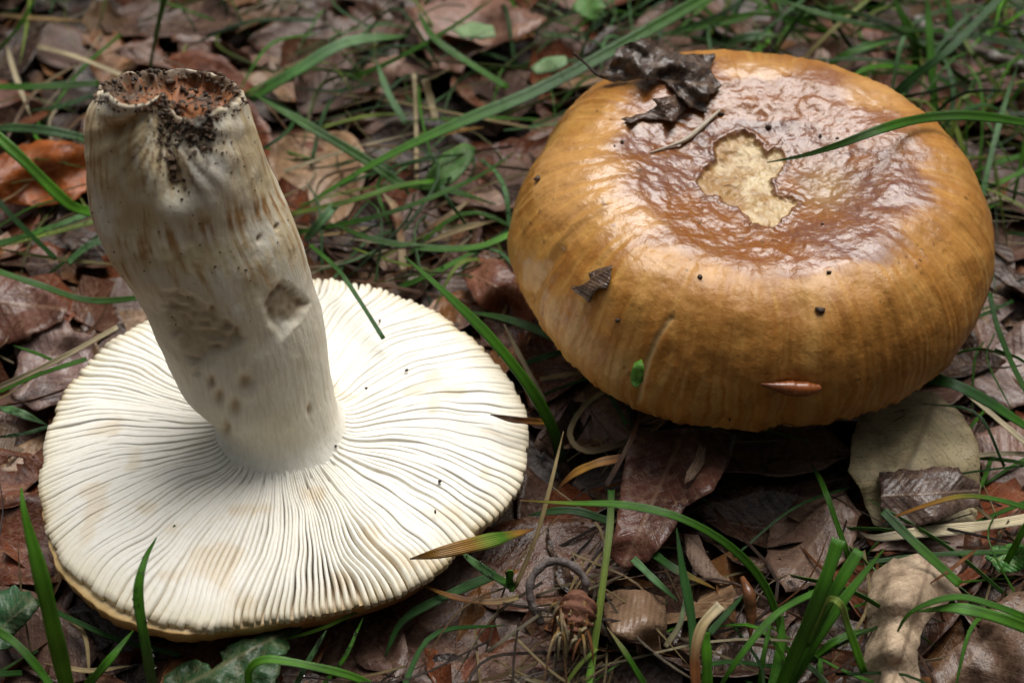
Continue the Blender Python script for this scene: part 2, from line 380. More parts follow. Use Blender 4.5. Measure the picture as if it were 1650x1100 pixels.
STK = [(456, 704, 250), (455, 693, 222), (452, 680, 203), (447, 664, 196), (434, 635, 208), (411, 600, 239), (385, 520, 265), (351, 430, 282), (316, 360, 303), (287, 290, 293), (273, 200, 264), (268, 150, 238)]
def stalk_pt(x, y):
    d = ray(x, y); yb = C1[1] + .02; L = .14
    t = (yb - L * ZR + L * CAM[2] - CAM[1]) / (d[1] - L * d[2]); return CAM + t * d
def build_stalk():
    K = np.array([list(stalk_pt(x, y)) + [w / 2 * depth(stalk_pt(x, y)) / FPX] for x, y, w in STK])
    nv = 230; nu = 300; D = spline(K, nu); ph = np.linspace(0, 2 * np.pi, nv, endpoint=False)
    u = np.linspace(0, 1, nu); V = np.zeros((nu, nv, 3)); nr = np.stack([np.cos(ph), np.sin(ph), 0 * ph], 1)
    ztop = -.50 * np.sin(ph) + .12 * np.cos(ph - 2.6) - .42 * np.exp(-(((np.degrees(ph) - 282 + 180) % 360 - 180) / 26) ** 2) + .30 * np.exp(-(((np.degrees(ph) - 245 + 180) % 360 - 180) / 24) ** 2) + .12 * np.exp(-(((np.degrees(ph) - 90 + 180) % 360 - 180) / 50) ** 2)
    ztop = ztop + .05 * vn(np.stack([np.cos(ph) * 9, np.sin(ph) * 9, 0 * ph], 1), 5)
    for i in range(nu):
        V[i] = D[i, :3] + nr * D[i, 3]
        V[i, :, 2] += ztop * sstep(.78, 1.0, u[i])
    V = V.reshape(-1, 3); NRM = np.tile(nr, (nu, 1)); uu = np.repeat(u, nv); pp = np.tile(ph, nu)
    front = NRM @ np.array([0, -1., .0]) > -.15
    Q = proj(V)
    d = .06 * fbm(V / 1.3, 101) + .018 * fbm(V / .35, 104) + .008 * vn(np.stack([np.cos(pp) * 30, np.sin(pp) * 30, V[:, 2] * .6], 1), 102)
    ctr = np.array([262, 200.]); dq = Q - ctr; dist = np.hypot(dq[:, 0], dq[:, 1] * .9); ang = np.arctan2(dq[:, 1], dq[:, 0])
    dim = np.exp(-(dist / 44) ** 2) + .55 * np.exp(-(polydist(Q, [(262, 200), (268, 250), (285, 300)]) / 22) ** 2) + .4 * np.exp(-(polydist(Q, [(262, 205), (215, 205), (185, 215)]) / 14) ** 2)
    d = d - np.where(front, .6 * dim, 0)
    lobe = .26 * np.exp(-(np.hypot(Q[:, 0] - 205, Q[:, 1] - 158) / 40) ** 2) + .12 * np.exp(-(np.hypot(Q[:, 0] - 320, Q[:, 1] - 175) / 30) ** 2) + .20 * np.exp(-(np.hypot(Q[:, 0] - 330, Q[:, 1] - 290) / 70) ** 2)
    d = d + np.where(front, lobe, 0) - .16 * sstep(.93, 1., uu) * sstep(-.2, .8, -NRM[:, 0])
    d = d + np.where(front, .05 * np.sin(ang * 19 + 3 * fbm(V * 1.2, 7)) * np.exp(-dist / 75) * sstep(12, 40, dist), 0)
    wob = 5 * fbm(np.stack([Q[:, 0] / 14, Q[:, 1] / 14, 0 * pp], 1), 55)
    w1 = sstep(7, -7, signed(Q, [(455, 455), (470, 465), (485, 478), (498, 490), (480, 515), (455, 542), (434, 520), (428, 492), (440, 470)]) + wob * .7)
    w2 = sstep(9, -9, signed(Q, [(262, 470), (300, 475), (330, 490), (370, 520), (395, 545), (375, 565), (325, 580), (318, 600), (300, 575), (280, 540), (268, 505)]) + wob * 1.3)
    w3 = np.zeros(len(Q))
    for x, y, a, b in ((352, 638, 7, 11), (395, 615, 11, 12), (378, 655, 9, 13), (366, 690, 6, 10), (363, 690, 5, 14), (500, 661, 3.5, 9), (342, 498, 5, 7), (382, 533, 4, 6), (340, 615, 5, 9), (418, 386, 3, 5), (445, 366, 3, 4)):
        w3 = np.maximum(w3, np.exp(-(((Q[:, 0] - x) / a) ** 2 + ((Q[:, 1] - y) / b) ** 2) * .9))
    w1, w2, w3 = [np.where(front, w, 0) for w in (w1, w2, w3)]
    pit = .5 + .5 * vn(V * 9, 8)
    d = d - w1 * (.09 + .05 * pit) - w2 * (.05 + .07 * pit) - w3 * .09
    V = V + NRM * d[:, None]
    # colour
    n1 = fbm(V / 1.1, 11); n2 = fbm(V * 1.4, 12); n3 = fbm(np.stack([np.cos(pp) * 20, np.sin(pp) * 20, V[:, 2] * 1.5], 1), 13)
    base = lerp((.74, .70, .59), (.70, .64, .50), sstep(-.3, .5, n1))
    upz = sstep(.38, .72, uu)
    base = lerp(base, (.56, .45, .25), upz * .85 * sstep(-.35, .35, n2 + .5 * n3))
    base = lerp(base, (.36, .20, .075), upz * .85 * sstep(.2, .55, n3 * .8 + n2 * .5))
    base = lerp(base, (.74, .72, .66), .9 * np.where(front, np.exp(-(np.hypot((Q[:, 0] - 200) / 1.5, Q[:, 1] - 155) / 34) ** 2) + np.exp(-(np.hypot((Q[:, 0] - 310) / 1.4, Q[:, 1] - 190) / 22) ** 2) + np.exp(-(np.hypot(Q[:, 0] - 335, Q[:, 1] - 270) / 38) ** 2), 0).clip(0, 1))
    band = np.exp(-((Q[:, 1] - (372 - (Q[:, 0] - 310) * .35)) / 20) ** 2) * (Q[:, 0] > 215) * front
    base = lerp(base, (.33, .17, .06), .95 * np.clip(band * 1.3, 0, 1) * sstep(-.25, .25, n3 + .25 * n2))
    base = lerp(base, (.50, .36, .17), .7 * np.where(front, np.exp(-(dist / 85) ** 2) * sstep(-.2, .4, np.sin(ang * 19 + 3 * fbm(V * 1.2, 7)) * .5 + n2), 0))
    soil = np.where(front, np.exp(-(dist / 40) ** 2) + .9 * np.exp(-(np.hypot(Q[:, 0] - 315, Q[:, 1] - 215) / 32) ** 2) + .6 * np.exp(-(polydist(Q, [(262, 200), (270, 260), (290, 300)]) / 16) ** 2), 0)
    streak = np.where(front, np.exp(-(polydist(Q, [(235, 250), (270, 270), (305, 275)]) / 34) ** 2), 0) * sstep(.05, .45, np.sin(ang * 31 + 2 * n2) * .6 + .5 * n2)
    base = lerp(base, (.16, .085, .035), .85 * streak)
    base = lerp(base, (.045, .030, .020), np.clip(sstep(.22, .6, soil * .75 + .6 * fbm(V * 6, 19) * (soil > .1)), 0, 1) * .92)
    base = lerp(base, (.30, .21, .12), w1 * (.6 + .4 * pit) * sstep(525, 505, Q[:, 1])); base = lerp(base, (.38, .31, .20), w2 * (.5 + .5 * pit)); base = lerp(base, (.40, .27, .13), w3 * .8)
    base = lerp(base, (.84, .81, .73), sstep(.16, .04, uu))
    # torn, hollow end
    rings = [V]; cols = [base]; topring = V[-nv:]; cc = topring.mean(0)
    for q, dz in ((.965, .05), (.93, .03), (.885, -.05), (.84, -.12), (.76, -.20), (.64, -.24), (.5, -.26), (.36, -.28), (.2, -.26), (.06, -.26)):
        r = cc + (topring - cc) * np.array([q, q, 1.0 if q > .8 else q / .8]); r = r.copy(); r[:, 2] += dz
        nn = fbm(r * 4.2, 61); rough = .26 if q < .86 else .07
        r[:, 2] += rough * nn; r[:, :2] += (.05 * vn(r * 5, 63))[:, None]
        c = np.tile((.70, .60, .44), (nv, 1)) if q > .93 else lerp((.24, .085, .030), (.05, .027, .016), sstep(-.25, .35, fbm(r * 2.4, 65) - .25 * (r[:, 0] - cc[0] - .2)))
        if q > .87: c = lerp(c, (.10, .06, .035), sstep(-.2, .3, fbm(r * 2.5, 66) + .5 * (r[:, 1] > cc[1])))
        rings.append(r); cols.append(c)
    V = np.concatenate(rings); cl = np.concatenate(cols); F_ = gridfaces(nu + 10, nv); F_.append([len(V) - nv + j for j in range(nv)]); F_.append(list(range(nv))[::-1])
    o = put("stalk", V, F_, M_STALK, up, colr=cl); o["label"] = "thick cream stalk with brown stains and a torn hollow end"
    # crumbs of soil on the end and in the dimple
    P = []; r_ = random.Random(8); allv = np.concatenate(rings); Qa = proj(allv)
    fr = np.concatenate([front, np.ones(nv * 10, bool)]); so = np.concatenate([np.clip(soil, 0, 1) * .85 + .05 * upz, np.repeat([.5, .7, .8, .8, .6, .6, .6, .6, .5, .2], nv)])
    so[nu * nv - 6 * nv:nu * nv] += .25
    so = so * fr; so[:int(.5 * nu) * nv] *= .0
    pr = so ** 1.5 / np.sum(so ** 1.5); idx = np.random.RandomState(3).choice(len(allv), 1300, p=pr)
    crumbs(o, allv[idx], r_, .012, .065, so[idx])
    return o
def crumb_mesh(p, s, r_):
    g = (1 + 5 ** .5) / 2
    ico = np.array([(-1, g, 0), (1, g, 0), (-1, -g, 0), (1, -g, 0), (0, -1, g), (0, 1, g), (0, -1, -g), (0, 1, -g), (g, 0, -1), (g, 0, 1), (-g, 0, -1), (-g, 0, 1)]) / 1.9
    fc = [(0, 11, 5), (0, 5, 1), (0, 1, 7), (0, 7, 10), (0, 10, 11), (1, 5, 9), (5, 11, 4), (11, 10, 2), (10, 7, 6), (7, 1, 8), (3, 9, 4), (3, 4, 2), (3, 2, 6), (3, 6, 8), (3, 8, 9), (4, 9, 5), (2, 4, 11), (6, 2, 10), (8, 6, 7), (9, 8, 1)]
    v = ico * np.array([s * r_.uniform(.6, 1.5), s * r_.uniform(.6, 1.4), s * r_.uniform(.5, 1.1)])
    v = v * np.array([[r_.uniform(.65, 1.25)] for _ in range(12)])
    return v + p, fc
def crumbs(parent, pts, r_, a, b, wgt):
    V = []; F_ = []; Cc = []
    for p, wq in zip(pts, wgt):
        v, fc = crumb_mesh(p, a + (b - a) * r_.random() ** 2.5 * min(1., .25 + wq * 1.3), r_); k = len(V) * 12
        V.append(v); F_ += [tuple(i + k for i in f) for f in fc]; c = np.array((.075, .043, .024)) * r_.uniform(.35, 2.0); Cc.append(np.tile(c, (12, 1)))
    o = put("soil_crumbs", np.concatenate(V), F_, M_CRUMB, parent, colr=np.concatenate(Cc), smooth=False); o["kind"] = "stuff"
    o["label"] = "dark crumbs of soil stuck to the stalk end"
build_stalk()

# ------------------------------------------------------------------ brown mushroom
ZE = 3.3
C2 = atz(1204, 386, ZE)[:2]
TILT = math.radians(5)
def tilt2(P, origin=True):
    P = np.asarray(P, float); o = np.array([C2[0], C2[1], ZE]) if origin else np.zeros(3); q = P - o
    return np.stack([q[:, 0], q[:, 1] * math.cos(TILT) - q[:, 2] * math.sin(TILT), q[:, 1] * math.sin(TILT) + q[:, 2] * math.cos(TILT)], 1) + o
br = thing("brown_mushroom", (C2[0], C2[1], 0.0))
tag(br, "brown mushroom standing upright with a wet ochre cap and sunken centre", "mushroom")
PROF = np.array([(0.02, 1.80), (.7, 1.83), (1.5, 1.93), (2.4, 2.10), (3.05, 2.18), (3.7, 2.11), (4.27, 1.86), (4.74, 1.33), (5.02, .7), (5.1, .12), (5.02, -.4)])
PATCH = [(1160, 226), (1198, 214), (1222, 232), (1236, 250), (1258, 238), (1264, 262), (1243, 290), (1247, 312), (1290, 322), (1270, 343), (1246, 361), (1212, 358), (1190, 332), (1160, 318), (1138, 318), (1128, 296), (1136, 272), (1156, 256), (1150, 240)]
def r2mod(th):
    d = np.degrees(th) % 360
    g = lambda c, w: np.exp(-(((d - c + 180) % 360 - 180) / w) ** 2)
    return 1 + .012 * np.sin(3 * th + 1) - .02 * g(160, 14) + .012 * g(182, 10) - .018 * g(205, 8) + .012 * g(318, 22) + .012 * g(225, 9) - .02 * g(272, 2.2)
def build_cap2():
    nv = 800; th = np.linspace(0, 2 * np.pi, nv, endpoint=False)
    P = spline(PROF, 250); und = spline(np.array([(5.02, -.4), (4.95, -.45), (4.75, -.36), (4.3, -.15), (3.2, .45), (2.0, .8), (1.2, .85)]), 26)[1:]
    PP = np.concatenate([P, und]); nu = len(PP); nt_ = len(P)
    r = np.repeat(PP[:, 0], nv); h = np.repeat(PP[:, 1], nv); t = np.tile(th, nu); top = np.repeat(np.arange(nu) < nt_, nv)
    rm = 1 + (r2mod(t) - 1) * sstep(1.5, 4.8, r)
    V = np.stack([C2[0] + r * rm * np.cos(t), C2[1] + r * rm * np.sin(t), ZE + h], 1)
    dP = np.gradient(PP, axis=0); nr = unit(np.stack([-dP[:, 1] * -1, 0 * dP[:, 0], dP[:, 0]], 1)); nr = unit(np.stack([-dP[:, 1], dP[:, 0]], 1))
    nr = np.repeat(nr, nv, 0); NRM = tilt2(np.stack([nr[:, 0] * np.cos(t), nr[:, 0] * np.sin(t), nr[:, 1]], 1), False); V = tilt2(V)
    Q = proj(V); qx, qy = Q[:, 0], Q[:, 1]
    def cs(k, rs, seed): return vn(np.stack([np.cos(t) * k, np.sin(t) * k, r * rs], 1), seed)
    cen = sstep(3.6, 2.4, r); mar = sstep(3.6, 4.6, r)
    d = .13 * fbm(V / 2.2, 201, 3) * sstep(.2, 2, r) + .035 * fbm(V / .55, 202, 3)
    d = d + .022 * cs(26, .5, 203) * sstep(2.4, 4.0, r) + .02 * (np.abs(cs(44, .25, 204)) - .4) * mar
    d = d + .035 * cen * fbm(V / .28, 206, 3) + .006 * vn(np.stack([np.cos(t) * 110, np.sin(t) * 110, r * .7], 1), 208) * mar
    furrow = np.exp(-(polydist(Q, [(1080, 512), (1058, 545), (1043, 580), (1036, 610), (1031, 642)]) / 4.) ** 2)
    d = d - .06 * furrow * top
    d = d + .025 * np.exp(-((qx - 1060 - (560 - qy) * .2) / 14) ** 2) * sstep(500, 560, qy) * top
    d = d - .09 * np.exp(-(polydist(Q, [(905, 405), (870, 450), (858, 480)]) / 8) ** 2) * top
    d = d - .05 * (.5 + .9 * fbm(V * 2.2, 244, 3)) * np.exp(-(((qy - 190 + .0009 * (qx - 1240) ** 2) / 8) ** 2) - ((qx - 1240) / 60) ** 2) * top * (qy < 260)
    d = d + .04 * np.exp(-(((qy - 168) / 13) ** 2) - ((qx - 1235) / 75) ** 2) * top * (qy < 260)
    sg = signed(Q, PATCH) + 5 * fbm(V * 3, 211, 3) + 5 * fbm(V * 9, 213, 3); vis = top & (r < 3.3)
    patch = np.where(vis, sstep(2.5, -2.5, sg), 0); rimd = np.where(vis, np.exp(-((sg - 5) / 5.) ** 2), 0)
    d = d - .07 * patch + .07 * patch * (np.abs(fbm(V * 5, 212, 3)) - .3) + .025 * rimd
    lip = sstep(-.1, -.4, h) * top
    d = d + lip * .03 * cs(60, 0, 215)
    V = V + NRM * (d * np.where(top, 1, .3))[:, None]
    # colours
    f1 = fbm(V / 1.0, 221); f2 = fbm(V / .4, 222); tw = t + .05 * f1; f3 = vn(np.stack([np.cos(tw) * 34, np.sin(tw) * 34, r * .8], 1), 223); f4 = vn(np.stack([np.cos(tw) * 95, np.sin(tw) * 95, r * .6], 1), 224); f5 = fbm(V / 2.0, 225)
    c = lerp((.37, .150, .026), (.49, .235, .055), sstep(-.6, .6, f3 * .35 + f4 * .25 + f1 * .7))
    yellow = sstep(.0, .6, f3 * .5 + f4 * .5 + .35 * f5)
    c = lerp(c, (.58, .34, .10), .5 * yellow * sstep(2.8, 4, r))
    c = lerp(c, (.25, .095, .014), .65 * sstep(-.1, .5, f5 + .4 * f2) * sstep(3.2, 4.2, r))
    left = sstep(150, 30, np.hypot(qx - 930, (qy - 320) * .6) * .75)
    c = lerp(c, (.58, .31, .075), .6 * left * sstep(-.5, .4, f3 + f1))
    c = lerp(c, (.50, .33, .12), .45 * sstep(4.85, 5.05, r) * sstep(-.2, .4, f4))
    zone = sstep(3.75, 2.9, r + .55 * f1 + .25 * f2)
    c = lerp(c, (.19, .062, .024), .85 * zone)
    amber = zone * sstep(.02, .22, f5 * .8 + f2 * .5 + .1)
    c = lerp(c, (.21, .060, .009), .6 * amber)
    pink = zone * sstep(.05, .4, fbm(V / .9, 230) + .25 * (qx > 1300))
    c = lerp(c, (.27, .115, .070), .55 * pink)
    dk = zone * sstep(.15, .45, fbm(V / .7, 232)) * sstep(2.7, 1.6, r)
    c = lerp(c, (.105, .036, .026), .85 * dk)
    def blob(L):
        m_ = np.zeros(len(V))
        for x, y, a_, b_ in L: m_ = np.maximum(m_, sstep(1.25, .55, np.hypot((qx - x) / a_, (qy - y) / b_) + .45 * f1 + .35 * f2))
        return np.where(top & (r < 4.6), m_, 0)
    c = lerp(c, (.60, .32, .105), .75 * blob([(930, 290, 90, 75), (1010, 350, 60, 40), (985, 200, 60, 30), (1060, 420, 60, 28), (1140, 440, 45, 22), (1330, 455, 40, 22), (1225, 110, 60, 16), (1420, 150, 55, 30)]))
    c = lerp(c, (.15, .058, .046), .85 * blob([(1030, 225, 50, 32), (1075, 285, 55, 45), (1145, 262, 30, 45), (1390, 300, 110, 60), (1400, 395, 85, 40), (1290, 230, 55, 28), (1185, 205, 50, 18), (1310, 375, 60, 28)]))
    c = lerp(c, (.23, .068, .008), .85 * blob([(1095, 335, 42, 26), (1150, 372, 60, 28), (1230, 400, 75, 26), (1200, 165, 55, 22), (1300, 175, 40, 16), (1270, 300, 16, 20), (1390, 262, 24, 12), (1285, 440, 35, 12)]))
    c = lerp(c, (.075, .026, .022), .85 * blob([(1148, 235, 28, 20), (1232, 205, 55, 12), (1140, 300, 14, 22)]))
    tn_ = np.where(vis, np.exp(-(np.hypot(qx - 1330, (qy - 300) * 1.2) / 40) ** 2), 0); c = lerp(c, (.52, .34, .13), .6 * tn_)
    c = lerp(c, (.11, .042, .03), rimd * (.5 + .45 * sstep(-.2, .3, f2)) * (1 - patch))
    c = lerp(c, lerp((.36, .22, .09), (.62, .49, .29), sstep(-.35, .35, .8 * fbm(V / .16, 240) + .5 * fbm(V / .5, 241) + (qx - 1205) / 160.)), patch)
    c = lerp(c, (.58, .44, .22), .8 * furrow * top)
    spk = sstep(.62, .72, vn(V * 11, 250)) * sstep(.2, .5, vn(V * 2, 251)) ; c = lerp(c, (.09, .045, .02), .8 * spk * (1 - patch))
    c = np.where(top[:, None], c, np.tile((.66, .58, .42), (len(V), 1)))
    wet = np.clip(zone * .75 + .24 + .35 * zone * f1 + .5 * left - .55 * sstep(430, 600, qy) + .25 * f2 + .4 * np.where(vis, np.exp(-(polydist(Q, [(1290, 425), (1440, 415)]) / 30) ** 2), 0), .05, 1.0)
    wet = wet * (1 - .7 * patch)
    F_ = [f[::-1] for f in gridfaces(nu, nv)]; F_.append(list(range(nv)))
    o = put("cap", V, F_, M_CAP, br, colr=c)
    at = o.data.attributes.new("wet", 'FLOAT', 'POINT'); at.data.foreach_set("value", wet.astype(np.float32))
    o["label"] = "wet ochre cap with a pale worn patch in its dark centre"
    return o, V[:nt_ * nv], NRM[:nt_ * nv]
cap2, CV, CN = build_cap2()
CQ = proj(CV); CFRONT = ((CAM - CV) * CN).sum(1) > 0
_cand = np.where(CFRONT)[0]; _cq = CQ[_cand]
def on_cap(px, py):
    dd = (_cq[:, 0] - px) ** 2 + (_cq[:, 1] - py) ** 2; k = np.argmin(dd); i = _cand[k]; on_cap.miss = dd[k] ** .5
    return CV[i], CN[i]
def build_stalk2():
    th = np.linspace(0, 2 * np.pi, 48, endpoint=False); V = []
    for z, r in ((-.5, 1.35), (0, 1.4), (.8, 1.5), (2, 1.4), (3, 1.35), (3.8, 1.5), (4.3, 1.9)):
        rr = r + .06 * vn(np.stack([np.cos(th) * 2, np.sin(th) * 2, 0 * th + z], 1), 4); V.append(np.stack([C2[0] + rr * np.cos(th), C2[1] + rr * np.sin(th), z + 0 * th], 1))
    F_ = gridfaces(7, 48); F_ += [list(range(48))[::-1], list(range(6 * 48, 7 * 48))]
    put("stalk", np.concatenate(V), F_, M_STALK, br, colr=(.66, .6, .47))
    n = 150
    for k in range(n):
        a = 2 * np.pi * k / n; r = np.linspace(1.3, 4.75, 14); z = ZE + np.interp(r, [1.2, 2, 3.2, 4.3, 4.75], [.8, .72, .40, -.1, -.36]); w = 2 * np.pi * r / n * .3; dp = np.interp(r, [1.2, 3, 4.75], [.45, .55, .05])
        V = []
        for sgn, b in ((-1, 0.08), (-.7, -1), (.7, -1), (1, 0.08)):
            V.append(np.stack([C2[0] + r * np.cos(a) - sgn * w * np.sin(a), C2[1] + r * np.sin(a) + sgn * w * np.cos(a), z + b * dp], 1))
        V = np.stack(V, 1).reshape(-1, 3); F_ = [(i * 4 + j, i * 4 + j + 1, i * 4 + j + 5, i * 4 + j + 4) for i in range(13) for j in range(3)]
        GILL2.append((tilt2(V), F_))
    VV = np.concatenate([v for v, _ in GILL2]); FF = [tuple(i + k * 56 for i in f) for k, (_, fs) in enumerate(GILL2) for f in fs]
    o = put("gills", VV, FF, M_GILL, cap2, colr=(.78, .72, .58)); o["kind"] = "stuff"
GILL2 = []
build_stalk2()

# ------------------------------------------------------------------ leaves
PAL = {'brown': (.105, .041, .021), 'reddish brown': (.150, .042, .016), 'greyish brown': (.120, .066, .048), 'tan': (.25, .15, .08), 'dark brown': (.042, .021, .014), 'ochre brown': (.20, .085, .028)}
def leaf_mesh(name, L, wd, seed, mat, curl=.25, bend=.2, wave=.08, bites=0, nu=20, nv=13):
    r_ = random.Random(seed); u = np.linspace(0, 1, nu); v = np.linspace(-1, 1, nv); U, Vv = np.meshgrid(u, v, indexing='ij'); u_ = U.ravel(); v_ = Vv.ravel()
    hw = wd * np.sin(np.pi * np.clip(u_, .0, 1) ** .85) ** .72 * (1 - .10 * u_)
    hw = hw * (1 + .06 * vn(np.stack([u_ * 9, np.sign(v_) * 3, 0 * u_ + seed], 1), seed)) + .03
    x = (u_ - .5) * L + .10 * L * .3 * np.abs(v_) * (u_ > .02); y = v_ * hw + .15 * vn(np.stack([u_ * 1.5, 0 * u_, 0 * u_ + seed], 1), 3)
    z = curl * hw * v_ ** 2 * (1 if r_.random() < .7 else -1) + bend * L * (u_ - .5) ** 2 * r_.choice([-1, .4, 1]) * .6
    tri = np.abs(((u_ * 11 - np.abs(v_) * 3.2) % 1) - .5)
    z = z + .025 * tri * (np.abs(v_) > .05) + wave * fbm(np.stack([x / 1.4, y / 1.1, 0 * x + seed * 3.3], 1), seed, 3) * (.4 + np.abs(v_)) * 2.2
    V = np.stack([x, y, z], 1); top = gridfaces(nu, nv, False); kill = set()
    for _ in range(bites):
        bx, by, br_ = r_.uniform(-.5, .5) * L, r_.choice([-1, 1]) * wd * r_.uniform(.3, 1.1), r_.uniform(.2, .55)
        for k, f in enumerate(top):
            c = V[list(f)].mean(0)
            if np.hypot(c[0] - bx, c[1] - by) < br_: kill.add(k)
    top = [f for k, f in enumerate(top) if k not in kill]; edges = {}
    for f in top:
        for a, b in zip(f, f[1:] + f[:1]): edges[(a, b)] = 1
    n = len(V); F_ = [tuple(reversed(f)) for f in top] + [tuple(i + n for i in f) for f in top]
    for a, b in edges:
        if (b, a) not in edges: F_.append((a, b, b + n, a + n))
    VV = np.concatenate([V, V - np.array([0, 0, .025])]); uv = np.stack([u_, v_], 1)
    cc = 1 + .25 * fbm(V / 1.5, seed + 5, 3); cc = np.tile(cc[:, None], (1, 3))
    # petiole
    m = len(VV); P = np.array([[-.5 * L - t * .9, y[nv // 2] + .12 * math.sin(t * 2 + seed), z[nv // 2] + .1 * t] for t in np.linspace(-.15, 1, 5)]); ring = [(0, .035), (.03, -.02), (-.03, -.02)]
    PV = np.array([[p[0], p[1] + a, p[2] + b] for p in P for a, b in ring]); PF = [(m + i * 3 + j, m + i * 3 + (j + 1) % 3, m + (i + 1) * 3 + (j + 1) % 3, m + (i + 1) * 3 + j) for i in range(4) for j in range(3)]
    VV = np.concatenate([VV, PV]); F_ += PF; uv = np.concatenate([uv, uv, np.tile((.5, .3), (15, 1))]); cc = np.concatenate([cc, cc, np.full((15, 3), .7)])
    return mesh_data(name, VV, F_, mat, colr=cc, uv=uv)
LEAFM = [leaf_mesh("fallen_leaf", L, w, 30 + k, M_LEAF if k % 3 else M_SOGGY, cu, be, wa, bi) for k, (L, w, cu, be, wa, bi) in enumerate([(5.2, 1.55, .25, .12, .10, 0), (4.6, 1.4, .4, .2, .14, 2), (5.8, 1.8, .15, .1, .12, 1), (4.2, 1.3, .55, .3, .12, 0), (5.0, 1.6, .3, .15, .18, 3), (3.6, 1.2, .2, .2, .10, 1), (5.5, 1.5, .6, .1, .16, 2), (4.8, 1.7, .2, .25, .2, 3), (4.0, 1.25, .35, .15, .15, 0), (5.3, 1.65, .3, .2, .14, 4)])]
ORD = ["leftmost", "second from left", "third from left", "fourth from left", "fifth from left", "sixth from left", "seventh from left", "eighth from left", "ninth from left", "tenth from left", "eleventh from left", "twelfth from left"]
def region(px, py):
    if px < 0: return "cut by the left edge"
    if px > 1650: return "cut by the right edge"
    if py < 0: return "cut by the top edge"
    if py > 1100: return "cut by the bottom edge"
    if py < 70: return "near the top edge"
    if py < 250 and px < 160: return "left of the torn stalk end"
    if px < 260 and py < 640: return "left of the stalk"
    if py < 270 and px < 560: return "behind the torn stalk end"
    if py < 270 and px < 1000: return "behind the mushrooms' gap"
    if px > 1420 and py < 330: return "behind the brown cap's right"
    if px > 1540 and py < 640: return "right of the brown cap"
    if px < 1000 and py < 520: return "between stalk and brown cap"
    if px < 1100 and py < 760: return "between white rim and brown cap"
    if px < 120: return "below the white rim's left"
    if px < 620: return "in front of the white rim"
    if px < 1000: return "in the bottom middle tangle"
    if px < 1330: return "in the dark hollow"
    return "in the lower right"
def scatter_leaves():
    r_ = random.Random(21); items = []; keys = list(PAL); wts = [5, 4, 4, 1.2, 3, 1.5]
    for iy in range(12):
        for ix in range(14):
            px = -80 + (ix + r_.random()) * 1810 / 14; py = -50 + (iy + r_.random()) * 1200 / 12
            p = atz(px, py, .3); d1 = math.hypot(p[0] - C1[0], p[1] - C1[1]); d2 = math.hypot(p[0] - C2[0], p[1] - C2[1])
            if d1 < 4.6 or d2 < 2.6: continue
            k = r_.choices(keys, wts)[0]; k = 'dark brown' if 960 < px < 1420 and py > 700 and r_.random() < .8 else k; mi = r_.randrange(len(LEAFM)); sc_ = r_.uniform(.55, .95)  # hollow leaves mostly get the darkest colour, deepening its shade by paint
            z = float(gx(p[0], p[1])[0]) + r_.uniform(.18, .75); tx, ty = r_.gauss(0, .16), r_.gauss(0, .16)
            if d1 < 6.5: z = min(z, .35); tx *= .4; ty *= .4
            items.append((px, py, np.array([p[0], p[1], z]), k, mi, sc_, tx, ty, r_.uniform(0, 6.283), r_.uniform(.75, 1.3)))
    groups = {}
    for it in items:
        groups.setdefault((it[3], region(it[0], it[1])), []).append(it)
    for (k, reg), lst in groups.items():
        lst.sort(key=lambda q: q[0])
        for j, (px, py, p, k, mi, sc_, tx, ty, rz, br_) in enumerate(lst):
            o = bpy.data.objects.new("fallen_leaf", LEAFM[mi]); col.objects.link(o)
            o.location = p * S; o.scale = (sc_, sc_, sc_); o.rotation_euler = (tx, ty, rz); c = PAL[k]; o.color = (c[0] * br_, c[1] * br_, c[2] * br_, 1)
            g = "fallen leaves on the forest floor"
            if len(lst) == 1: lab = "wet %s fallen leaf %s" % (k, reg)
            else: lab = "%s of the %s leaves %s" % (ORD[j], k, reg)
            tag(o, lab, "leaf", g)
scatter_leaves()

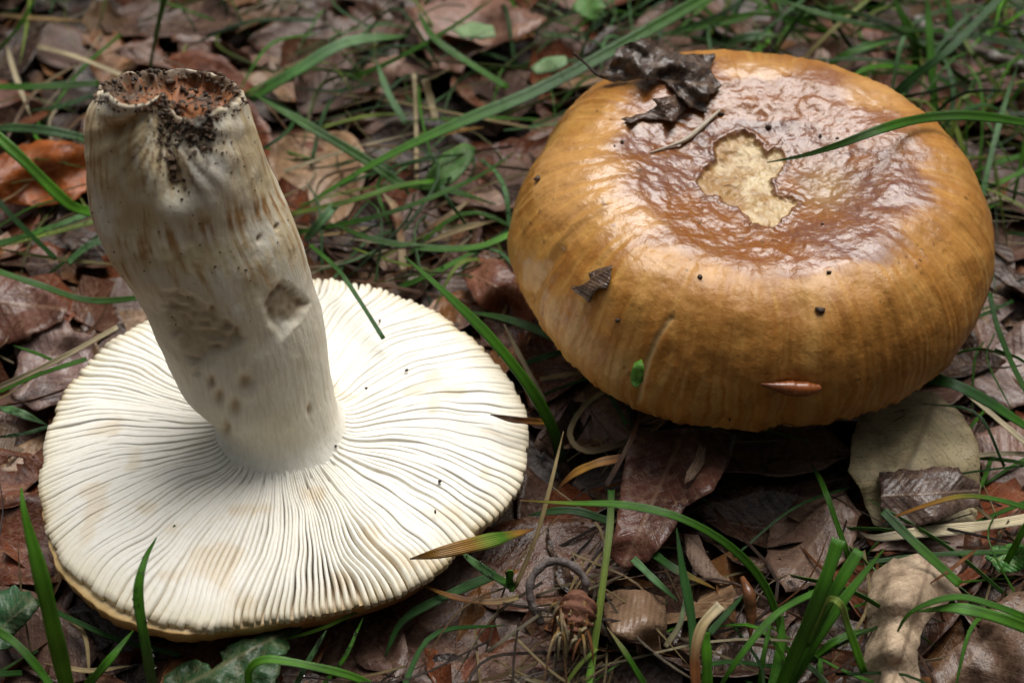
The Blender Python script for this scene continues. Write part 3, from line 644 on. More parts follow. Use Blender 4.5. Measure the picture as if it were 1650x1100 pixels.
def sheet(name, label, poly, zc, colr, mat, axis, crumple=.08, cs_=45., jag=3., g=11., cat="leaf", group=None, parent=None, thick=.03, veins=1.0, cfun=None, seed=1, lift=None, sm=420.):
    """a leaf-like sheet whose outline is given in picture points and whose height comes from height points on the ground"""
    P = np.array(poly, float); dense = []
    for a, b in zip(P, np.roll(P, -1, 0)):
        n = max(2, int(np.linalg.norm(b - a) / 7)); dense += [a + (b - a) * t for t in np.linspace(0, 1, n, endpoint=False)]
    D = np.array(dense); D = D + jag * np.stack([vn(np.stack([D[:, 0] / 9, D[:, 1] / 9, 0 * D[:, 0] + seed], 1), 5), vn(np.stack([D[:, 0] / 9, D[:, 1] / 9, 0 * D[:, 0] + seed + 7], 1), 6)], 1)
    lo, hi = D.min(0), D.max(0); G = np.array([(x + ((i % 2) * g / 2), y) for i, y in enumerate(np.arange(lo[1], hi[1], g)) for x in np.arange(lo[0], hi[0], g)])
    G = G[signed(G, D) < -g * .45]
    A = np.concatenate([D, G]); nb = len(D)
    vo, eo, fo, _, _, _ = delaunay_2d_cdt([Vector(p) for p in A], [(i, (i + 1) % nb) for i in range(nb)], [list(range(nb))], 1, 1e-4)
    Q = np.array([tuple(v) for v in vo]); Z = np.array(zc, float)
    w = 1 / (((Q[:, None, :] - Z[None, :, :2]) ** 2).sum(2) + sm) ** 1.6; z = (w * Z[:, 2]).sum(1) / w.sum(1)
    z = z + crumple * fbm(np.stack([Q[:, 0] / cs_, Q[:, 1] / cs_, 0 * z + seed], 1), seed, 3)
    if lift is not None:
        for i_, (x, y) in enumerate(Q):
            zc_ = float(on_cap(x, y)[0][2])
            if on_cap.miss < 6: z[i_] = max(z[i_], zc_ + lift) if lift > .05 else zc_ + .05 + .5 * crumple * (1 + fbm([[x / cs_, y / cs_, seed]], seed, 3)[0])
    V = np.array([atz(x, y, zz) for (x, y), zz in zip(Q, z)])
    F0 = [tuple(f) for f in fo]; nrm = np.sum([np.cross(V[f[1]] - V[f[0]], V[f[2]] - V[f[0]]) for f in F0], 0)
    if nrm[2] < 0: F0 = [f[::-1] for f in F0]
    n = len(V); edges = {}
    for f in F0:
        for a, b in zip(f, f[1:] + f[:1]): edges[(a, b)] = 1
    F_ = list(F0) + [tuple(i + n for i in reversed(f)) for f in F0]
    for a, b in edges:
        if (b, a) not in edges: F_.append((b, a, a + n, b + n))
    a0, a1 = np.array(axis[0], float), np.array(axis[1], float); ax = a1 - a0; L = np.linalg.norm(ax); ax /= L; pe = np.array([-ax[1], ax[0]])
    uu = (Q - a0) @ ax / L; vv = (Q - a0) @ pe; vv = vv / (np.abs(vv).max() + 1e-6); uv = np.stack([uu, vv * veins], 1)
    cc = np.tile(np.array(colr, float), (n, 1)) * (1 + .25 * fbm(np.stack([Q[:, 0] / 30, Q[:, 1] / 30, 0 * z + seed], 1), 8, 3))[:, None]
    if cfun is not None: cc = cfun(Q, cc)
    V2 = np.concatenate([V, V - np.array([0, 0, thick])])
    o = put(name, V2, F_, mat, parent, colr=np.concatenate([cc, cc]), uv=np.concatenate([uv, uv]))
    if parent is None: tag(o, label, cat, group)
    return o
LG = "fallen leaves on the forest floor"
sheet("fallen_leaf", "bright orange brown leaf left of the torn stalk end", [(-20, 262), (20, 238), (60, 226), (105, 227), (145, 238), (160, 290), (120, 322), (60, 332), (0, 326), (-25, 300)], [(0, 250, 1.5), (100, 230, 1.7), (60, 330, .7), (140, 300, 1.0)], (.34, .085, .012), M_LEAF, ((-20, 300), (170, 250)), group=LG, seed=2)
sheet("fallen_leaf", "large dark glossy leaf cut by the left edge behind the gills", [(-40, 420), (20, 440), (70, 462), (112, 488), (100, 515), (60, 535), (20, 552), (-40, 556)], [(0, 440, 1.3), (110, 490, 1.3), (0, 550, .8), (60, 520, 1.1)], (.115, .045, .028), M_SOGGY, ((-60, 480), (120, 500)), group=LG, seed=3, crumple=.14)
sheet("fallen_leaf", "shiny purplish leaf tucked under the left white rim", [(30, 570), (70, 520), (100, 508), (120, 535), (150, 540), (150, 590), (120, 640), (60, 660), (15, 640)], [(100, 510, 1.1), (30, 600, .8), (140, 600, .5)], (.19, .12, .105), M_SOGGY, ((20, 650), (130, 510)), group=LG, seed=4, crumple=.15)
sheet("fallen_leaf", "pinkish brown wet leaf under the long blade near top middle", [(655, 20), (700, -10), (790, -10), (880, 30), (850, 55), (800, 72), (762, 88), (742, 116), (700, 112), (685, 80), (670, 50)], [(700, 0, 1.2), (860, 40, 1.6), (700, 110, .8), (760, 90, 1.0)], (.25, .125, .085), M_LEAF, ((880, 30), (690, 100)), group=LG, seed=5, crumple=.12)
sheet("fallen_leaf", "small pale wet leaf with a white glint behind the stalk", [(585, 112), (615, 92), (655, 88), (640, 120), (622, 152), (592, 160)], [(620, 90, 1.1), (600, 155, .6)], (.30, .18, .13), M_SOGGY, ((650, 85), (590, 160)), group=LG, seed=6)
sheet("fallen_leaf", "curled reddish brown leaf touching the left side of the brown cap", [(742, 440), (770, 415), (820, 420), (862, 455), (885, 495), (875, 515), (820, 516), (775, 495), (758, 470)], [(760, 430, 1.0), (860, 460, 1.7), (820, 510, .5), (800, 440, 1.6)], (.20, .078, .048), M_SOGGY, ((740, 430), (885, 510)), group=LG, seed=7)
sheet("fallen_leaf", "brown leaf lying flat between white rim and brown cap", [(878, 628), (905, 612), (955, 610), (1000, 650), (1030, 690), (1010, 725), (960, 730), (920, 715), (890, 670)], [(900, 620, .8), (1000, 660, 1.0), (950, 725, .6)], (.21, .115, .085), M_LEAF, ((880, 625), (1030, 715)), group=LG, seed=8)
sheet("fallen_leaf", "large drooping chocolate brown leaf in front of the brown cap", [(1012, 702), (1090, 690), (1150, 688), (1185, 700), (1176, 742), (1150, 788), (1105, 815), (1082, 858), (1045, 903), (1005, 915), (978, 893), (992, 850), (1000, 790), (1008, 740)], [(1010, 700, 1.7), (1180, 700, 1.3), (1150, 790, 1.9), (1080, 860, 1.5), (1000, 910, 1.0), (985, 850, 1.4), (1060, 770, 1.3)], (.105, .040, .026), M_LEAF, ((1110, 680), (1000, 920)), group=LG, seed=9, crumple=.06, jag=1.5)
sheet("fallen_leaf", "slender tan leaf scrap lying on the drooping brown leaf", [(1128, 715), (1138, 722), (1135, 745), (1118, 770), (1103, 779), (1106, 760), (1120, 738)], [(1130, 720, 1.75), (1110, 775, 1.85)], (.20, .125, .08), M_DRY, ((1133, 715), (1105, 780)), group=LG, seed=10, crumple=.02, jag=1)
sheet("fallen_leaf", "large pale olive beige leaf under the right of the brown cap", [(1392, 660), (1440, 636), (1505, 630), (1552, 668), (1577, 715), (1580, 790), (1572, 842), (1500, 850), (1440, 855), (1408, 845), (1396, 815), (1385, 785), (1367, 757), (1374, 700)], [(1440, 640, 1.2), (1560, 680, 1.3), (1370, 750, 1.5), (1575, 840, .8), (1410, 845, .9), (1470, 720, 1.5)], (.33, .27, .15), M_DRY, ((1515, 630), (1420, 850)), group=LG, seed=11, crumple=.06, jag=2)
sheet("fallen_leaf", "dark wet leaf piece stuck across the pale olive leaf", [(1417, 762), (1450, 757), (1505, 752), (1545, 752), (1552, 768), (1578, 778), (1578, 812), (1535, 828), (1490, 845), (1445, 850), (1420, 815)], [(1420, 765, 1.55), (1545, 755, 1.62), (1570, 810, 1.3), (1445, 848, 1.2), (1490, 790, 1.65)], (.095, .060, .047), M_SOGGY, ((1410, 800), (1580, 790)), group=LG, seed=12, crumple=.05, jag=3)
sheet("fallen_leaf", "curled dry tan leaf arching up in the lower right", [(1405, 925), (1440, 900), (1478, 892), (1510, 905), (1535, 930), (1548, 955), (1510, 985), (1484, 1015), (1478, 1060), (1486, 1120), (1392, 1120), (1385, 1085), (1396, 1030), (1398, 975)], [(1400, 930, 1.0), (1395, 1020, .9), (1390, 1100, .8), (1460, 900, 1.5), (1450, 960, 2.3), (1440, 1040, 2.3), (1440, 1110, 2.2), (1545, 955, 1.3), (1485, 1020, 1.5), (1482, 1100, 1.4)], (.54, .41, .28), M_DRY, ((1500, 900), (1430, 1130)), group=LG, seed=13, crumple=.16, cs_=30, jag=3)
sheet("fallen_leaf", "dark ribbed curled leaf at the lower right corner", [(1500, 1085), (1530, 1050), (1575, 1015), (1600, 975), (1640, 950), (1680, 960), (1680, 1130), (1510, 1130)], [(1500, 1085, 1.0), (1600, 980, 1.6), (1650, 1050, 1.7), (1560, 1120, .8), (1590, 1060, 1.2)], (.135, .078, .052), M_LEAF, ((1500, 1130), (1670, 950)), group=LG, seed=14, crumple=.1)
sheet("fallen_leaf", "mottled reddish grey leaf below the long dry blade", [(1400, 885), (1450, 862), (1530, 858), (1610, 855), (1680, 850), (1680, 930), (1600, 925), (1550, 940), (1530, 920), (1470, 888)], [(1400, 885, .7), (1680, 860, .7), (1680, 920, .5), (1500, 870, .75)], (.24, .145, .11), M_LEAF, ((1400, 885), (1690, 890)), group=LG, seed=15, crumple=.1)
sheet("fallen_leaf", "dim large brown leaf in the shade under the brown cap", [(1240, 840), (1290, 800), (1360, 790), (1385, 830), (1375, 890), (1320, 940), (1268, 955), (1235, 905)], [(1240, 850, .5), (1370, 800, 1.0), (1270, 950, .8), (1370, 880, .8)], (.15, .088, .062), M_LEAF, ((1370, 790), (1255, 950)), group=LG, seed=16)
sheet("fallen_leaf", "speckled tan leaf strip in the dark hollow", [(1102, 858), (1125, 862), (1140, 895), (1160, 925), (1182, 940), (1150, 938), (1120, 920), (1105, 890)], [(1105, 860, .8), (1180, 940, .7)], (.20, .13, .09), M_DRY, ((1105, 855), (1180, 942)), group=LG, seed=17, jag=1.5)
sheet("bark_piece", "glossy curved brown bark piece at the bottom middle", [(975, 955), (1000, 948), (1040, 950), (1072, 962), (1074, 1010), (1060, 1050), (1030, 1052), (1024, 1030), (985, 1018), (972, 985)], [(975, 960, .5), (1070, 965, .7), (1030, 960, 1.3), (1000, 1010, 1.4), (1060, 1045, .6), (1040, 1000, 1.5)], (.125, .068, .040), M_SOGGY, ((975, 985), (1075, 1000)), cat="bark", seed=18, crumple=.06, jag=2, thick=.12, veins=.02)
sheet("fallen_leaf", "wet brown leaf beside the right edge of the brown cap", [(1560, 620), (1600, 560), (1640, 520), (1690, 500), (1690, 640), (1620, 660)], [(1560, 620, .6), (1690, 510, .9), (1690, 640, .7)], (.19, .12, .10), M_SOGGY, ((1560, 620), (1690, 540)), group=LG, seed=19, crumple=.14)
sheet("fallen_leaf", "reddish leaf with long veins right of the pale olive leaf", [(1570, 700), (1620, 680), (1690, 660), (1690, 780), (1640, 800), (1590, 780), (1580, 740)], [(1570, 700, .7), (1690, 670, .8), (1640, 800, .5)], (.22, .125, .095), M_LEAF, ((1575, 780), (1690, 690)), group=LG, seed=20, crumple=.1)
# dark crumpled leaf on the cap
def capz(px, py): return float(on_cap(px, py)[0][2])
DK = (.085, .060, .048)
dl = sheet("crumpled_leaf", "crumpled blackish wet leaf lying on top of the brown cap", [(968, 122), (985, 96), (993, 78), (1030, 62), (1058, 72), (1082, 84), (1118, 88), (1152, 84), (1146, 110), (1164, 138), (1142, 150), (1138, 180), (1112, 172), (1100, 160), (1088, 148), (1072, 130), (1030, 128), (1000, 132)],
      [(970, 122, capz(1010, 128) + .15), (993, 78, capz(1040, 110) + .55), (1030, 62, capz(1040, 110) + .75), (1050, 100, capz(1060, 112) + .5), (1000, 130, capz(1010, 132) + .1), (1072, 132, capz(1072, 132) + .12), (1110, 110, capz(1110, 112) + .45), (1152, 86, capz(1152, 95) + .15), (1164, 138, capz(1160, 138) + .06), (1138, 178, capz(1138, 178) + .06), (1100, 158, capz(1100, 158) + .1), (1125, 140, capz(1125, 140) + .3)], DK, M_SOGGY, ((975, 122), (1165, 140)), crumple=.17, cs_=20, jag=4, g=5, seed=23, lift=.07, sm=60.)
sheet("crumpled_leaf", "small curled brown leaf scrap beside the blackish leaf on the cap", [(1002, 190), (1030, 184), (1045, 178), (1060, 168), (1052, 160), (1098, 150), (1112, 160), (1102, 180), (1088, 194), (1060, 194), (1038, 190), (1012, 198)],
      [(1005, 192, capz(1005, 192) + .06), (1060, 192, capz(1060, 192) + .08), (1075, 172, capz(1075, 172) + .32), (1108, 156, capz(1108, 156) + .12), (1090, 192, capz(1090, 192) + .08)], (.085, .050, .036), M_SOGGY, ((1005, 192), (1110, 155)), crumple=.14, cs_=18, jag=2.5, g=6, seed=24, lift=.06)
sheet("leaf_fragment", "dark torn leaf fragment on the left slope of the brown cap", [(919, 462), (940, 458), (952, 450), (948, 440), (966, 432), (988, 426), (984, 446), (978, 466), (968, 462), (958, 470), (950, 486), (932, 474)],
      [(x, y, capz(x, y) + .07) for x, y in ((920, 462), (950, 450), (988, 428), (978, 464), (948, 484), (940, 468))], (.085, .045, .028), M_SOGGY, ((920, 465), (988, 430)), crumple=.10, cs_=14, jag=1.5, g=5, cat="leaf fragment", seed=25, lift=.03)
def green(Q, cc): return cc
sheet("bramble_leaf", "dark green toothed leaf in front of the white rim", [(262, 1090), (285, 1070), (318, 1062), (345, 1080), (358, 1065), (352, 1048), (380, 1032), (410, 1028), (440, 1000), (480, 998), (488, 1015), (462, 1030), (470, 1042), (448, 1060), (455, 1080), (430, 1130), (250, 1130)], [(262, 1085, .9), (480, 1000, 1.1), (350, 1070, 1.3), (440, 1060, 1.4), (300, 1130, 1.0)], (.035, .085, .030), M_GREENLEAF, ((250, 1130), (490, 1000)), crumple=.14, cs_=22, jag=5, g=8, seed=26)
sheet("bramble_leaf", "dewy dark green leaf cut by the lower left edge", [(-30, 960), (20, 945), (50, 955), (62, 975), (45, 1000), (25, 1015), (20, 1040), (-30, 1050)], [(0, 950, 1.3), (60, 975, 1.5), (0, 1040, 1.0)], (.040, .11, .045), M_GREENLEAF, ((-30, 1040), (60, 960)), crumple=.12, cs_=20, jag=4, g=8, seed=27)
sheet("seedling_leaf", "broad dewy green leaf between the stalk and the brown cap", [(676, 305), (690, 275), (715, 245), (748, 230), (766, 238), (758, 265), (735, 290), (705, 308)], [(680, 300, .9), (760, 235, 1.6), (720, 280, 1.4)], (.085, .20, .045), M_GREENLEAF, ((676, 308), (765, 230)), crumple=.05, jag=1, g=8, seed=28)
sheet("seedling_leaf", "pale green leaf on the pinkish leaf near top middle", [(728, 48), (760, 36), (795, 42), (800, 58), (775, 62), (745, 60)], [(730, 48, 1.6), (800, 50, 1.8)], (.22, .34, .16), M_GREENLEAF, ((728, 48), (800, 52)), crumple=.05, jag=1.5, g=7, seed=29)
sheet("seedling_leaf", "pale green leaf just left of the blackish leaf", [(855, 108), (880, 92), (912, 90), (915, 104), (890, 116), (862, 118)], [(855, 110, 1.6), (912, 92, 2.0)], (.22, .36, .17), M_GREENLEAF, ((855, 115), (915, 92)), crumple=.05, jag=1, g=7, seed=30)
sheet("seedling_leaf", "small lobed green leaf at the top edge left of the cap", [(918, 10), (940, -8), (972, -6), (978, 14), (962, 30), (940, 26)], [(918, 10, 2.0), (975, 0, 2.3), (950, 28, 1.9)], (.11, .27, .06), M_GREENLEAF, ((945, 30), (948, -10)), crumple=.1, cs_=15, jag=4, g=6, seed=31)
sheet("seedling_leaf", "small bright green sprout leaf at the near rim of the brown cap", [(1016, 604), (1022, 584), (1034, 578), (1038, 592), (1036, 612), (1026, 624), (1018, 618)], [(1026, 624, capz(1030, 618) + .25), (1036, 580, capz(1036, 585) + .3)], (.12, .38, .025), M_GREENLEAF, ((1026, 624), (1034, 578)), crumple=.02, jag=.5, g=6, seed=32)
sheet("seedling_leaf", "bright green leaflets at the right edge near the bottom", [(1588, 900), (1600, 880), (1630, 876), (1665, 882), (1680, 900), (1640, 918), (1610, 922)], [(1590, 900, 1.2), (1680, 890, 1.8), (1620, 920, 1.1)], (.06, .20, .035), M_GREENLEAF, ((1588, 905), (1680, 890)), crumple=.12, cs_=18, jag=4, g=7, seed=33)

# ------------------------------------------------------------------ blades, straws, twigs
GC = {'g': (.060, .185, .012), 'd': (.028, .095, .016), 'w': (.11, .23, .085), 'y': (.20, .27, .045), 'b': (.12, .34, .022), 't': (.42, .31, .15), 'p': (.52, .43, .27), 'r': (.20, .075, .025), 'o': (.36, .18, .03), 'k': (.06, .04, .03)}
def ribbon(P, wcm, cols, tip, fold=.28, roll=0., n=26, seed=0):
    D = spline(P, n); T = unit(np.gradient(D, axis=0)); u = np.linspace(0, 1, n)
    Nv = unit(unit(CAM - D) * .75 + np.array([0, 0, .5])); Sd = unit(np.cross(T, Nv)); Nn = unit(np.cross(Sd, T))
    ro = roll + .35 * np.sin(u * 3 + seed); Sd, Nn = Sd * np.cos(ro)[:, None] + Nn * np.sin(ro)[:, None], Nn * np.cos(ro)[:, None] - Sd * np.sin(ro)[:, None]
    tp = np.ones(n)
    if tip in ('s', 'b'): tp = tp * np.clip(u / .35, .04, 1) ** .7
    if tip in ('e', 'b'): tp = tp * np.clip((1 - u) / .35, .04, 1) ** .7
    w = wcm * .5 * tp * (1 + .06 * np.sin(u * 17 + seed)); vs = [-1, -.5, 0, .5, 1]; th = .012 + .02 * wcm
    V = []; uv = []; cl = []; C_ = np.array([GC[c] for c in cols]); cu = np.stack([np.interp(u, np.linspace(0, 1, len(cols)), C_[:, k]) for k in range(3)], 1)
    cu = cu * (1 + .2 * vn(np.stack([u * 9, 0 * u + seed, 0 * u], 1), 3))[:, None]
    for side in (1, -1):
        for v in (vs if side == 1 else vs[::-1]):
            V.append(D + Sd * (v * w)[:, None] + Nn * (np.abs(v) * fold * w + (th * .5 * side))[:, None]); uv.append(np.stack([u * 4, 0 * u + v], 1)); cl.append(cu * (1.25 if v == 0 else 1.0))
    m = 10; V = np.stack(V, 1).reshape(-1, 3); uv = np.stack(uv, 1).reshape(-1, 2); cl = np.stack(cl, 1).reshape(-1, 3)
    F_ = [f[::-1] for f in gridfaces(n, m)]; F_.append(list(range(m))); F_.append([(n - 1) * m + j for j in range(m)][::-1])
    return V, F_, uv, cl
_bs = [0]
def mat_dew():
    m, n, p, o = newmat("dew_water"); p.inputs["Base Color"].default_value = (1, 1, 1, 1); p.inputs["Roughness"].default_value = .02; p.inputs["IOR"].default_value = 1.33; p.inputs["Transmission Weight"].default_value = 1.0; return m
M_DEW = mat_dew()
def dew(o, V, n, r_):
    DV, DF = [], []; m = 10
    for k in range(n):
        i = r_.randrange(3, len(V) // m - 3); j = r_.randrange(0, 5); p = V[i * m + j]; sz = r_.uniform(.016, .045); v, fc = crumb_mesh(p, sz, random.Random(1)); DF += [tuple(q + len(DV) * 12 for q in f) for f in fc]; DV.append((v - p) * .8 + p)
    d_ = put("dew_beads", np.concatenate(DV), DF, M_DEW, o); d_["kind"] = "stuff"
def blade(label, pts, w, cols='g', tip='e', name="grass_blade", cat="grass blade", group="single grass blades", fold=.28, roll=0., mat=None):
    P = np.array([atz(x, y, z) for x, y, z in pts]); dm = depth(P[len(P) // 2]); _bs[0] += 1
    V, F_, uv, cl = ribbon(P, w * dm / FPX, cols, tip, fold, roll, seed=_bs[0])
    straw = set(cols) <= set('tprok'); o = put(name, V, F_, mat or (M_STRAW if straw else M_BLADE), colr=cl, uv=uv); 
    if 'dewy' in label or 'wet' in label.split() or 'longest' in label: dew(o, V, 26 if 'longest' not in label else 60, random.Random(_bs[0]))
    return tag(o, label, cat, group)
def straw(label, pts, w, cols='t', tip='b', name="dry_stem", cat="dry stem"): return blade(label, pts, w, cols, tip, name, cat, "dry stems on the floor", fold=.5)

# upper left
blade("upright green blade rising behind the torn stalk end", [(243, 112, 1.0), (250, 70, 2.2), (265, 0, 4.0), (272, -40, 5)], 11, 'g', 'n')
blade("level green blade at the left of the torn stalk end", [(-30, 141, 1.5), (60, 140, 1.7), (160, 134, 1.5)], 11, 'g', 'n')
blade("dewy pale green blade above the orange leaf", [(-30, 208, 1.5), (40, 207, 2.0), (100, 215, 2.0), (160, 230, 1.6)], 15, 'w', 's')
blade("bright green blade slanting down left of the stalk", [(-20, 205, 3.6), (40, 260, 3.0), (100, 320, 2.2), (128, 338, 1.8), (165, 346, 1.4)], 18, 'bbg', 'n')
blade("thin dark green blade sloping steeply at the left edge", [(-20, 305, 2.4), (30, 360, 1.8), (90, 418, 1.0)], 9, 'd', 'n')
blade("dewy blue green blade reaching the stalk from the left edge", [(-20, 398, 1.2), (60, 375, 1.5), (145, 345, 1.5)], 11, 'wgw', 'n')
blade("yellow green stem just under the dewy blade at left", [(-20, 400, 1.0), (60, 382, 1.2), (170, 352, 1.2)], 9, 'y', 'n')
blade("pale wet blade curving behind the stalk at left", [(110, 425, .9), (145, 395, 1.2), (195, 380, 1.2)], 11, 'w', 'n')
blade("jointed green stem pointing right just above the white rim", [(-20, 432, 2.2), (60, 458, 1.9), (148, 484, 1.5), (258, 476, 1.6)], 10, 'g', 'n')
straw("thin yellow stem crossing behind the stalk above the jointed stem", [(-20, 398, .9), (80, 415, .9), (220, 430, .9)], 6, 'yt')
straw("long pale straw running up to the left white rim", [(-20, 632, 1.0), (90, 582, 1.6), (190, 528, 2.2)], 9, 'p', 'n')
blade("short green blade forking from the pale straw at left", [(20, 556, 1.8), (60, 570, 1.6), (95, 585, 1.4)], 6, 'g', 's')
blade("green blade lying under the pale straw at left", [(-20, 640, .8), (60, 605, 1.2), (140, 578, 1.2)], 8, 'g', 'n')
blade("short dewy blade left of the gills near mid height", [(-10, 655, 1.0), (30, 665, 1.3), (76, 684, 1.0)], 14, 'w', 'b')
blade("thin dark blade under the short dewy blade at left", [(-10, 705, .9), (40, 698, 1.1), (85, 685, 1.0)], 6, 'd', 's')
straw("tan stalk leaning across the upper left corner", [(10, 70, 1.2), (25, 120, 1.2), (50, 190, .8)], 9, 'p')
straw("orange tan stem near the top left corner", [(-20, 22, 1.0), (60, 30, 1.2), (150, 36, .9)], 7, 'to')
straw("long pale stem ending behind the torn stalk end", [(60, 75, 1.0), (120, 92, 1.4), (195, 122, 1.4)], 8, 'p', 'n')
blade("thin green blade leaning at the top left corner", [(0, 80, 1.0), (30, 45, 1.8), (62, -10, 2.5)], 8, 'g', 'e')
blade("green blade below the level blade left of the stalk", [(45, 178, 1.0), (90, 174, 1.2), (160, 150, 1.2)], 8, 'd', 's')
# lower left
blade("broad bright blade out of focus in front of the left white rim", [(118, 1150, 1.0), (95, 1050, 2.6), (66, 930, 4.2), (40, 830, 5.2), (34, 785, 5.4)], 27, 'bbb', 'e', fold=.15)
blade("wet curved blade with brown scars standing in front of the gills", [(250, 1130, 1.0), (234, 1040, 2.4), (222, 960, 3.2), (232, 905, 3.5), (252, 866, 3.4)], 17, 'wgg', 'e')
blade("green blade curving in at the bottom left corner", [(-20, 1005, 1.6), (30, 1040, 1.6), (75, 1095, 1.2), (90, 1130, 1.0)], 13, 'g', 'n')
blade("short green blade rising at the bottom left of the gills", [(135, 1110, .8), (175, 1065, 1.5), (215, 1015, 1.6)], 14, 'g', 'e')
blade("thin green stem in shade under the near white rim at left", [(50, 965, 1.0), (120, 1000, 1.2), (190, 1030, 1.0), (290, 1055, .8)], 9, 'd', 'n')
straw("forked grey tan stem in front of the left white rim", [(95, 990, 1.0), (135, 1022, 1.0), (145, 1095, .8)], 7, 't')
straw("pale straw lying at the bottom left", [(70, 1068, .8), (140, 1080, .9), (210, 1072, .9)], 8, 't')
blade("looped glossy green blade over the toothed leaf", [(402, 1110, 1.2), (402, 1078, 1.6), (430, 1062, 1.8), (500, 1072, 1.7), (570, 1090, 1.4), (620, 1115, 1)], 13, 'b', 'n')
blade("thin light green stem rising to the near white rim", [(432, 1036, 1.0), (500, 1018, 1.3), (545, 1000, 1.4), (610, 968, 1.2)], 6, 'by', 's')
blade("dewy thin blade at the bottom between two stems", [(470, 1115, 1.0), (500, 1060, 1.6), (526, 1015, 1.9)], 9, 'w', 'e')
blade("slim green blade right of the dewy thin blade", [(515, 1110, .9), (555, 1060, 1.3), (585, 995, 1.5)], 7, 'g', 'e')
blade("dark blade in shade under the near white rim", [(620, 1058, .7), (650, 1000, 1.0), (720, 960, 1.1), (800, 925, .9)], 16, 'd', 's')
# middle
blade("longest dark green blade running diagonally behind both mushrooms", [(470, 345, .9), (560, 290, 1.5), (640, 245, 1.9), (740, 200, 2.3), (860, 150, 2.6), (1000, 75, 2.8), (1140, -5, 2.8), (1200, -35, 2.6)], 21, 'ggdgg', 's', fold=.4)
blade("stiff green blade slanting down from the torn stalk end", [(405, 150, 2.4), (500, 205, 2.0), (580, 252, 1.6), (652, 302, 1.2)], 15, 'g', 's')
blade("green blade continuing right from the stiff blade's foot", [(640, 298, 1.2), (720, 306, 1.4), (800, 330, 1.0)], 9, 'g', 'e')
blade("narrow green blade crossing the pinkish leaf from top", [(672, 15, 2.2), (700, 62, 2.2), (760, 105, 1.9), (818, 142, 1.5)], 11, 'g', 's')
blade("thin green stem leaning right over the pinkish leaf", [(560, 130, .9), (640, 95, 1.6), (720, 50, 2.3), (800, -5, 3)], 8, 'g', 'e')
blade("broad dewy blade out of focus behind the stalk", [(400, 160, .8), (480, 115, 1.4), (560, 70, 1.8), (660, 58, 1.6)], 22, 'gwg', 'e')
blade("pale blue green blade pointing down behind the stalk", [(605, 95, 1.9), (625, 150, 1.6), (655, 200, 1.2)], 11, 'w', 's')
blade("tall upright green blade on the prominent gap behind the gills", [(905, 745, .7), (890, 690, 1.8), (850, 620, 3.0), (790, 545, 4.0), (720, 475, 4.7), (668, 428, 5.0), (652, 413, 5.0)], 19, 'dggggg', 'e', fold=.2)
blade("thin blade lying across the far gills beside the stalk", [(500, 395, 2.2), (545, 435, 2.9), (580, 485, 2.75), (618, 546, 2.45)], 7, 'gw', 'n')
blade("long thin green blade sagging between stalk and brown cap", [(530, 358, 1.4), (600, 385, 1.5), (690, 400, 1.3), (770, 398, 1.3), (830, 375, 1.4)], 11, 'gggb', 's')
blade("thin green stem sloping up behind the upright blade", [(640, 465, .8), (720, 430, 1.2), (790, 390, 1.2)], 9, 'g', 'n')
blade("dewy arching blade hugging the left side of the brown cap", [(768, 400, .9), (800, 405, 1.4), (825, 425, 1.6), (838, 450, 1.4)], 7, 'w', 'n')
blade("pale wet arch beside the upper left of the brown cap", [(775, 258, 1.2), (800, 280, 1.8), (815, 312, 1.9), (822, 370, 1.4)], 8, 'w', 'n')
blade("broad pale blade standing behind the far gills", [(493, 388, .8), (515, 360, 1.3), (540, 330, 1.5)], 15, 'w', 'n')
blade("yellow green stem climbing through the gap behind the stalk", [(470, 345, 1.2), (560, 325, 1.6), (640, 300, 1.6), (700, 292, 1.3)], 8, 'yb', 'n')
blade("thin green blade crossing from stalk to the cap's left side", [(480, 375, 1.0), (620, 345, 1.6), (760, 290, 1.9), (830, 245, 2.0)], 8, 'g', 'e')
straw("twisted cream and brown dry blade behind the far gills", [(618, 312, 1.2), (638, 340, 1.4), (645, 385, 1.1), (648, 440, .7)], 13, 'prp', 's')
straw("upright tan broken stem behind the gap", [(684, 128, 1.9), (692, 160, 1.4), (700, 195, 1.0)], 12, 'p', 'n')
straw("thin tan stem standing behind the broad green leaf", [(667, 120, 2.0), (670, 200, 1.2), (672, 300, .7)], 7, 'pt', 'n')
straw("brown dry stem leaning in the gap behind the upright blade", [(670, 385, .8), (720, 350, 1.1), (760, 320, 1.2)], 9, 'rt')
straw("tan dry stem under the sagging green blade", [(680, 395, 1.0), (740, 370, 1.2), (800, 355, 1.1)], 9, 't')
straw("orange yellow dying blade under the longest dark blade", [(640, 240, 1.4), (700, 218, 1.6), (780, 205, 1.4)], 9, 'oo', 'b')
blade("wet green blade passing behind the cap's left rim", [(745, 500, 1.2), (830, 518, 1.5), (920, 558, 1.5), (1000, 612, 1.3), (1060, 660, .9)], 15, 'gwg', 's')
blade("short dark blade under the wet blade by the gap", [(830, 590, .8), (880, 575, 1.2), (940, 560, 1.2)], 11, 'd', 's')
blade("thin blue green stem below the cap's left rim", [(958, 600, 1.6), (990, 650, 1.2), (1022, 705, .8)], 7, 'w', 'n')
straw("tan stem bending in the gap beside the white rim", [(812, 522, 1.8), (838, 575, 1.4), (880, 650, .8)], 8, 'p', 's')
straw("pale stem lying level left of the cap's near rim", [(870, 612, .8), (920, 602, 1.0), (970, 592, 1.0)], 8, 't', 'n')
straw("brown pointed needle lying on the right white rim", [(790, 668, 2.3), (830, 676, 2.45), (888, 682, 1.8)], 11, 'kro', 's')
